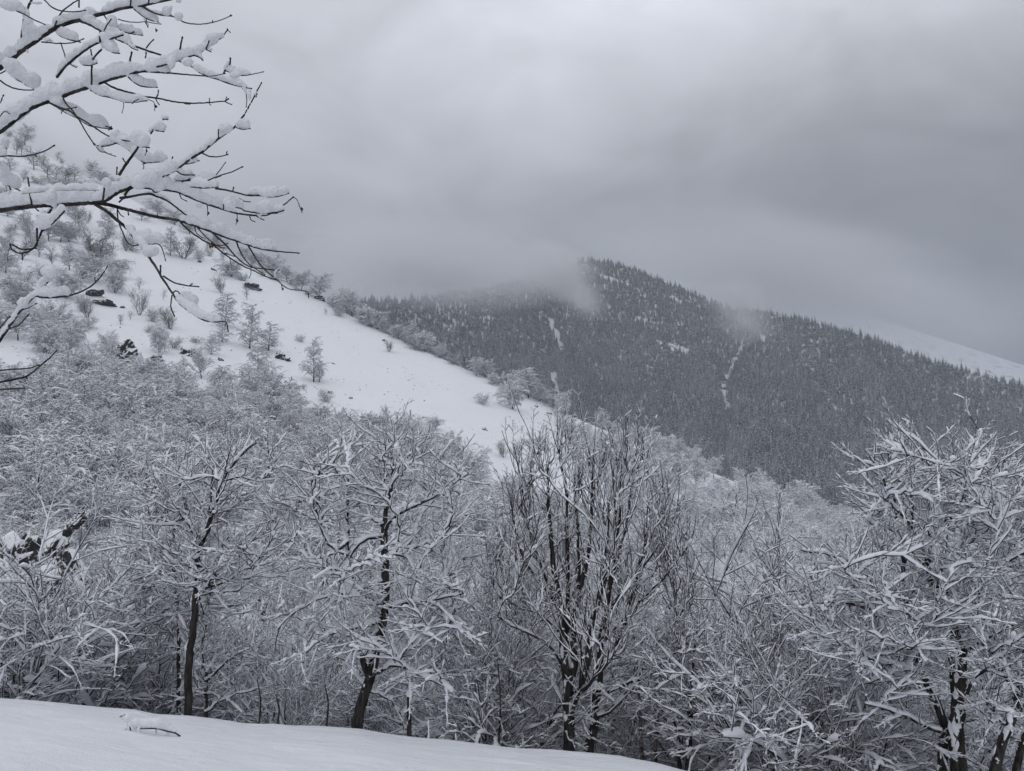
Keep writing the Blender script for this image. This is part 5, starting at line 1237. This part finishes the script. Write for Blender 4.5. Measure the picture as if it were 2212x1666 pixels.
for gi_, (bg_, pts, r0, r1, sn) in enumerate(OV):
    q = np.array(pts, float); q = q / 3.136
    dn = done.setdefault(bg_, [])
    d0 = BD0[bg_]; best = 1e9
    for Q, D in dn:
        dist = np.hypot(Q[:, 0] - q[0, 0], Q[:, 1] - q[0, 1]); j = int(dist.argmin())
        if dist[j] < best: best = dist[j]; dj = D[j]
    if best < 8: d0 = dj
    elif dn: d0 = d0 + orng.uniform(-.25, .25)
    first = not dn
    if not sn and not first and pts[-1][1] < pts[0][1] - 25: d0 -= .045
    ln = np.hypot(*np.diff(q, axis=0).T).sum()
    d1 = d0 + orng.uniform(-1, 1) * (.0016 if not first else .0004) * ln
    sl = np.concatenate([[0], np.cumsum(np.hypot(*np.diff(q, axis=0).T))]) / max(ln, 1e-6)
    dd = d0 + (d1 - d0) * sl
    K = max(5, int(ln / 5))
    X = cr_resample(np.concatenate([q, dd[:, None]], 1), K)
    X[1:-1, :2] += orng.normal(0, .22, (K - 2, 2))
    dn.append((X[:, :2], X[:, 2]))
    P = at(X[:, 0], X[:, 1], X[:, 2]); px = X[:, 2] / FD / 3.136
    R = np.linspace(r0, r1, K) * px * (1 + orng.normal(0, .05, K))
    if pts[0][0] <= -400:                                # join the trunk standing just outside the picture
        j = P[0]; a0 = P_[np.abs(P_[:, 2] - (j[2] - .5)).argmin()]
        ext = cr_resample(np.stack([a0, .5 * (a0 + j) + np.array([0, 0, -.03]), j]), 6)[:-1]
        P = np.concatenate([ext, P]); R = np.concatenate([np.linspace(R[0] * 1.5, R[0], 5), R])
    off = len(P) - K
    acc = Acc().add(*tube(P[None] - TRX, R[None], 8 if r0 > 6.5 else 6))
    tipc = P[-1] - TRX                                   # bud at the tip
    tdir = norm(P[-1] - P[-2]); acc.add(*tube((tipc + tdir * np.linspace(-.004, .010, 4)[:, None])[None], (R[-1] * np.array([1, 1.5, 1.2, .1]))[None], 5))
    if bg_ not in boughs:
        boughs[bg_] = link('bough', acc.mesh('bough', [M_BARK]), ot)
    else:
        link('twig', acc.mesh('twig', [M_BARK]), boughs[bg_])
    for ta, tb, h in sn:
        n = max(2, int((tb - ta) * ln * 3.136 / 13))
        ts = np.linspace(ta, tb, n); ph = orng.random() * 50
        for t_i, t in enumerate(ts):
            x = t * (K - 1); i0 = min(int(x), K - 2); f_ = x - i0
            c = P[off + i0] * (1 - f_) + P[off + i0 + 1] * f_; tg = P[off + i0 + 1] - P[off + i0]; pxx = px[i0]; rr = R[off + i0]
            hz_ = math.sqrt(max(.08, 1 - (tg[2] / np.linalg.norm(tg)) ** 2))
            ends = min(1, .45 + 1.3 * min(t_i, n - 1 - t_i) / max(3, n * .18)) if n > 3 else .9
            hh = h * .5 * pxx * ends * (1 + .42 * mnoise.noise(Vector((t * ln / 14 + ph, ph, 0))) + orng.normal(0, .07))
            hh = max(hh, 4 * pxx)
            cc = c + np.array([0, 0, rr * .1 + hh * .96])
            balls.setdefault(bg_, []).append(ellip(cc + np.array([0, orng.normal(0, .06) * hh, 0]), tg, max(17 * pxx, hh * .75), hh * (.70 + .25 * orng.random()), hh))
            if h > 60:                                   # foot of the ridge hugging the branch
                balls[bg_].append(ellip(c + np.array([0, 0, rr * .2 + hh * .4]), tg, 15 * pxx, max(rr * 1.05, hh * .45), hh * .42))
# drips of snow pushed over the edge of the boughs
def drop(bg_, x, y, rx, ry):
    dn = done[bg_]; u_, v_ = x / 3.136, y / 3.136; best = (1e9, 4)
    for Q, D in dn:
        dist = np.hypot(Q[:, 0] - u_, Q[:, 1] - v_); j = int(dist.argmin())
        if dist[j] < best[0]: best = (dist[j], D[j])
    d = best[1] - .02; k = d / FD / 3.136
    balls.setdefault(bg_, []).append((at(u_, v_, d), np.diag([rx * k, min(rx, ry) * .8 * k, ry * k])))
for a in (('C', 350, 1385, 34, 50), ('C', 345, 1330, 45, 50), ('C', 1070, 1260, 48, 42), ('C', 1000, 1200, 75, 55), ('C', 940, 1235, 60, 50), ('C', 720, 1240, 34, 40), ('C', 1500, 1540, 30, 46), ('C', 1530, 870, 50, 40),
          ('A', 70, 30, 85, 45), ('A', 240, 20, 50, 12), ('A', 1130, 75, 34, 36), ('A', 1155, 50, 16, 14), ('A', 1210, 112, 32, 34), ('A', 1210, 5, 22, 20), ('A', 190, 200, 45, 100), ('A', 175, 100, 26, 60), ('A', 185, 345, 14, 16), ('A', 760, 150, 40, 50), ('A', 1690, 640, 16, 46), ('A', 320, 265, 36, 16), ('A', 600, 400, 46, 30),
          ('B', 1160, 430, 30, 50), ('B', 1270, 420, 45, 36), ('B', 700, 600, 50, 22), ('B', 1590, 510, 40, 26), ('C', 960, 940, 52, 48), ('C', 1650, 835, 44, 40), ('C', 1350, 1390, 26, 20), ('C', 1020, 1700, 60, 46), ('C', 1290, 2030, 56, 44), ('C', 1300, 2085, 48, 32),
          ('E', 335, 1840, 60, 52), ('E', 150, 2050, 34, 40), ('E', 345, 1975, 90, 40), ('D', 300, 1500, 46, 62), ('C', 1790, 1400, 62, 50), ('C', 1810, 1300, 80, 40), ('C', 1890, 1415, 40, 36), ('B', 20, 965, 45, 46), ('C', 1400, 1200, 60, 40), ('C', 1560, 1370, 60, 46)):
    drop(*a)
for bg_, bl in balls.items():
    melt('snow_' + bg_, bl, .0075, .0058, boughs[bg_], TRX, M_SNOWN)
# a dead leaf and seed keys hanging on
def leaf(x, y, bg_, sz, m):
    Q, D = min(done[bg_], key=lambda e: np.hypot(e[0][:, 0] - x / 3.136, e[0][:, 1] - y / 3.136).min())
    d = D[np.hypot(Q[:, 0] - x / 3.136, Q[:, 1] - y / 3.136).argmin()]
    c = at(x / 3.136, y / 3.136, d) - TRX; k = d / FD / 3.136 * sz
    V = []; 
    for j in range(7):
        a_ = j / 6; V.append(c + np.array([math.sin(a_ * 2.2) * .3 - .1, .12 * math.sin(a_ * 5), -a_]) * k + np.array([-.26, 0, 0]) * k * math.sin(math.pi * (a_ * .9 + .05)))
        V.append(c + np.array([math.sin(a_ * 2.2) * .3 - .1, .2 * math.sin(a_ * 4 + 1), -a_]) * k + np.array([.26, 0, 0]) * k * math.sin(math.pi * (a_ * .9 + .05)))
    F = [(2 * j, 2 * j + 1, 2 * j + 3, 2 * j + 2) for j in range(6)]
    link('leaf', mesh_np('leaf', np.array(V), np.array(F), [m]), boughs[bg_])
for x, y, bg_, sz in ((1435, 1640, 'C', 44), (1420, 1655, 'C', 34), (1455, 1655, 'C', 30), (1048, 705, 'B', 36), (1058, 712, 'B', 24), (1055, 190, 'A', 36), (990, 1010, 'C', 30), (1602, 1480, 'C', 34), (1408, 1430, 'C', 30), (1222, 2005, 'C', 30), (1912, 1945, 'C', 26), (2040, 1400, 'C', 36)):
    leaf(x, y, bg_, sz, M_LEAF)

# ------------------------------------------------------------------ fallen branch lying on the bank under its snow
def bank_hit(u, v):
    d = np.linspace(5, 14.5, 1500); p = at(u + 0 * d, v + 0 * d, d)
    k = np.argmax(p[:, 2] <= bank_z(p[:, 0], p[:, 1])); return p[k]
fz = lambda x, y: (216.9 + x / 10.2, 1507.2 + y / 10.2)
fp = bank_hit(*fz(1200, 830)); FDp = fp[1]; fk = FDp / FD / 10.2
fb = link('fallen_branch', None, None, 'fallen dark branch capped with snow lying on the foreground bank', 'branch'); fb.location = fp
def fpt(x, y, dd=0.): return at(*fz(x, y), FDp + dd)
for nm_, pts, r0, r1 in (('stem', [(1760, 850), (1690, 800), (1600, 765), (1450, 738), (1300, 690), (1100, 678), (920, 690), (780, 640), (660, 560), (590, 480), (545, 400), (522, 368)], 17, 9), ('twig', [(1300, 690), (1270, 570), (1235, 468)], 11, 9), ('twig', [(700, 830), (672, 740), (648, 650), (625, 560)], 16, 12), ('twig', [(608, 545), (604, 590), (598, 632)], 7, 7),
                         ('twig', [(540, 395), (580, 395), (628, 408)], 10, 8), ('twig', [(425, 430), (460, 408), (500, 400)], 9, 7), ('twig', [(640, 590), (648, 620), (660, 640)], 8, 8)):
    P = cr_resample(np.array([fpt(x, y, .0) for x, y in pts]), 12); R = np.linspace(r0, r1, 12) * fk
    link(nm_, Acc().add(*tube(P[None] - fp, R[None], 8)).mesh('fallen_' + nm_, [M_BARK]), fb)
fbl = []
for x, y, rx, ry in ((720, 540, 70, 60), (800, 550, 110, 100), (900, 560, 110, 105), (1000, 560, 110, 105), (1100, 560, 110, 108), (1200, 560, 110, 112), (1290, 565, 110, 118), (1380, 590, 110, 110), (1460, 630, 100, 92), (1540, 680, 90, 72), (1620, 730, 70, 46), (600, 450, 95, 95), (660, 480, 70, 80), (490, 420, 58, 75), (455, 370, 30, 40), (650, 600, 60, 50), (760, 640, 60, 70), (850, 690, 46, 70), (840, 740, 40, 46), (1225, 740, 30, 60), (1200, 790, 36, 36), (1210, 470, 26, 40), (540, 680, 60, 40), (470, 720, 60, 30), (1480, 790, 60, 30)):
    dd = orng.normal(0, .01); fbl.append((fpt(x, y, dd + .012), np.diag([rx * fk, .75 * min(rx, ry) * fk, ry * fk])))
melt('fallen_snow', fbl, .009, .004, fb, fp, M_SNOWN)

# ------------------------------------------------------------------ haze and low cloud
def cloud_mat(name, dens, scale, thr, seed):
    m = bpy.data.materials.new(name); m.use_nodes = True; t = m.node_tree; t.nodes.clear()
    o = N(t, 'ShaderNodeOutputMaterial'); pvn = N(t, 'ShaderNodeVolumePrincipled'); L(t, pvn.outputs[0], o.inputs['Volume'])
    pvn.inputs['Color'].default_value = (.965, .97, .98, 1); pvn.inputs['Anisotropy'].default_value = .1
    tcn = N(t, 'ShaderNodeTexCoord')
    ln = N(t, 'ShaderNodeVectorMath', operation='LENGTH'); L(t, tcn.outputs['Object'], ln.inputs[0])
    fall = math_node(t, 'SUBTRACT', 1.0, ln.outputs['Value'], True)
    mpn = N(t, 'ShaderNodeMapping'); mpn.inputs['Location'].default_value = (seed, seed * 2, 0); L(t, tcn.outputs['Object'], mpn.inputs[0])
    n = N(t, 'ShaderNodeTexNoise'); n.inputs['Scale'].default_value = scale; n.inputs['Detail'].default_value = 5; n.inputs['Roughness'].default_value = .58; n.inputs['Distortion'].default_value = .6; L(t, mpn.outputs[0], n.inputs['Vector'])
    x = math_node(t, 'SUBTRACT', math_node(t, 'ADD', fall, math_node(t, 'MULTIPLY', math_node(t, 'SUBTRACT', n.outputs[0], .5), 2.0)), thr, True)
    x = math_node(t, 'MULTIPLY', math_node(t, 'MULTIPLY', x, fall), dens)
    L(t, x, pvn.inputs['Density'])
    m.volume_intersection_method = 'FAST' if hasattr(m, 'volume_intersection_method') else None
    return m
import bmesh as _bm
bm = _bm.new(); _bm.ops.create_icosphere(bm, subdivisions=3, radius=1.0); ell = bpy.data.meshes.new('cloud'); bm.to_mesh(ell); bm.free()
def cloud(u, v, d, ru, rv, depth, tilt, dens, scale, thr, seed, label):
    p = at(u, v, d); k = d / FD
    me = ell.copy(); me.materials.append(cloud_mat('mist_vapour', dens, scale, thr, seed))
    o = link('mist', me, None, label, 'mist', None, 'stuff'); o.location = p; o.scale = (ru * k, depth, rv * k); o.rotation_euler = (0, math.radians(tilt), 0)
    return o
cloud(930, 570, 1060, 400, 112, 230, 3, .036, 2.2, .02, 1.0, 'bank of mist swallowing the left shoulder of the mountain')
cloud(1195, 585, 1290, 145, 76, 130, 24, .058, 2.4, .06, 4.0, 'torn wisp of mist drifting across the peak')
cloud(1262, 650, 1180, 70, 46, 70, 35, .040, 2.2, .05, 7.0, 'small tail of mist below the peak')
cloud(1590, 645, 1330, 95, 60, 110, 20, .034, 2.3, .06, 9.0, 'wisp of mist resting on the saddle of the ridge')
cloud(1612, 700, 1150, 95, 66, 80, 20, .022, 2.6, .06, 12.0, 'faint puff of mist in the gully below the saddle')
cloud(1700, 610, 2050, 640, 175, 300, 12, .017, 1.8, -.15, 15.0, 'veil of mist hanging before the far snowy ridge')
hm = bpy.data.materials.new('haze_air'); hm.use_nodes = True; ht_ = hm.node_tree; ht_.nodes.clear()
ho = N(ht_, 'ShaderNodeOutputMaterial'); hp = N(ht_, 'ShaderNodeVolumePrincipled'); L(ht_, hp.outputs[0], ho.inputs['Volume'])
hp.inputs['Color'].default_value = (.68, .71, .77, 1); hp.inputs['Density'].default_value = .00027; hp.inputs['Anisotropy'].default_value = .15
X0, X1, Y0, Y1, Z0, Z1 = -3500, 5200, -300, 3900, -900, 760
hv = np.array([(x, y, z) for z in (Z0, Z1) for y in (Y0, Y1) for x in (X0, X1)], float)
hf = np.array([(0, 2, 3, 1), (4, 5, 7, 6), (0, 1, 5, 4), (2, 6, 7, 3), (0, 4, 6, 2), (1, 3, 7, 5)])
link('haze', mesh_np('haze', hv, hf, [hm], None, False), None, 'thin cold haze filling the valley air', 'haze', None, 'stuff')
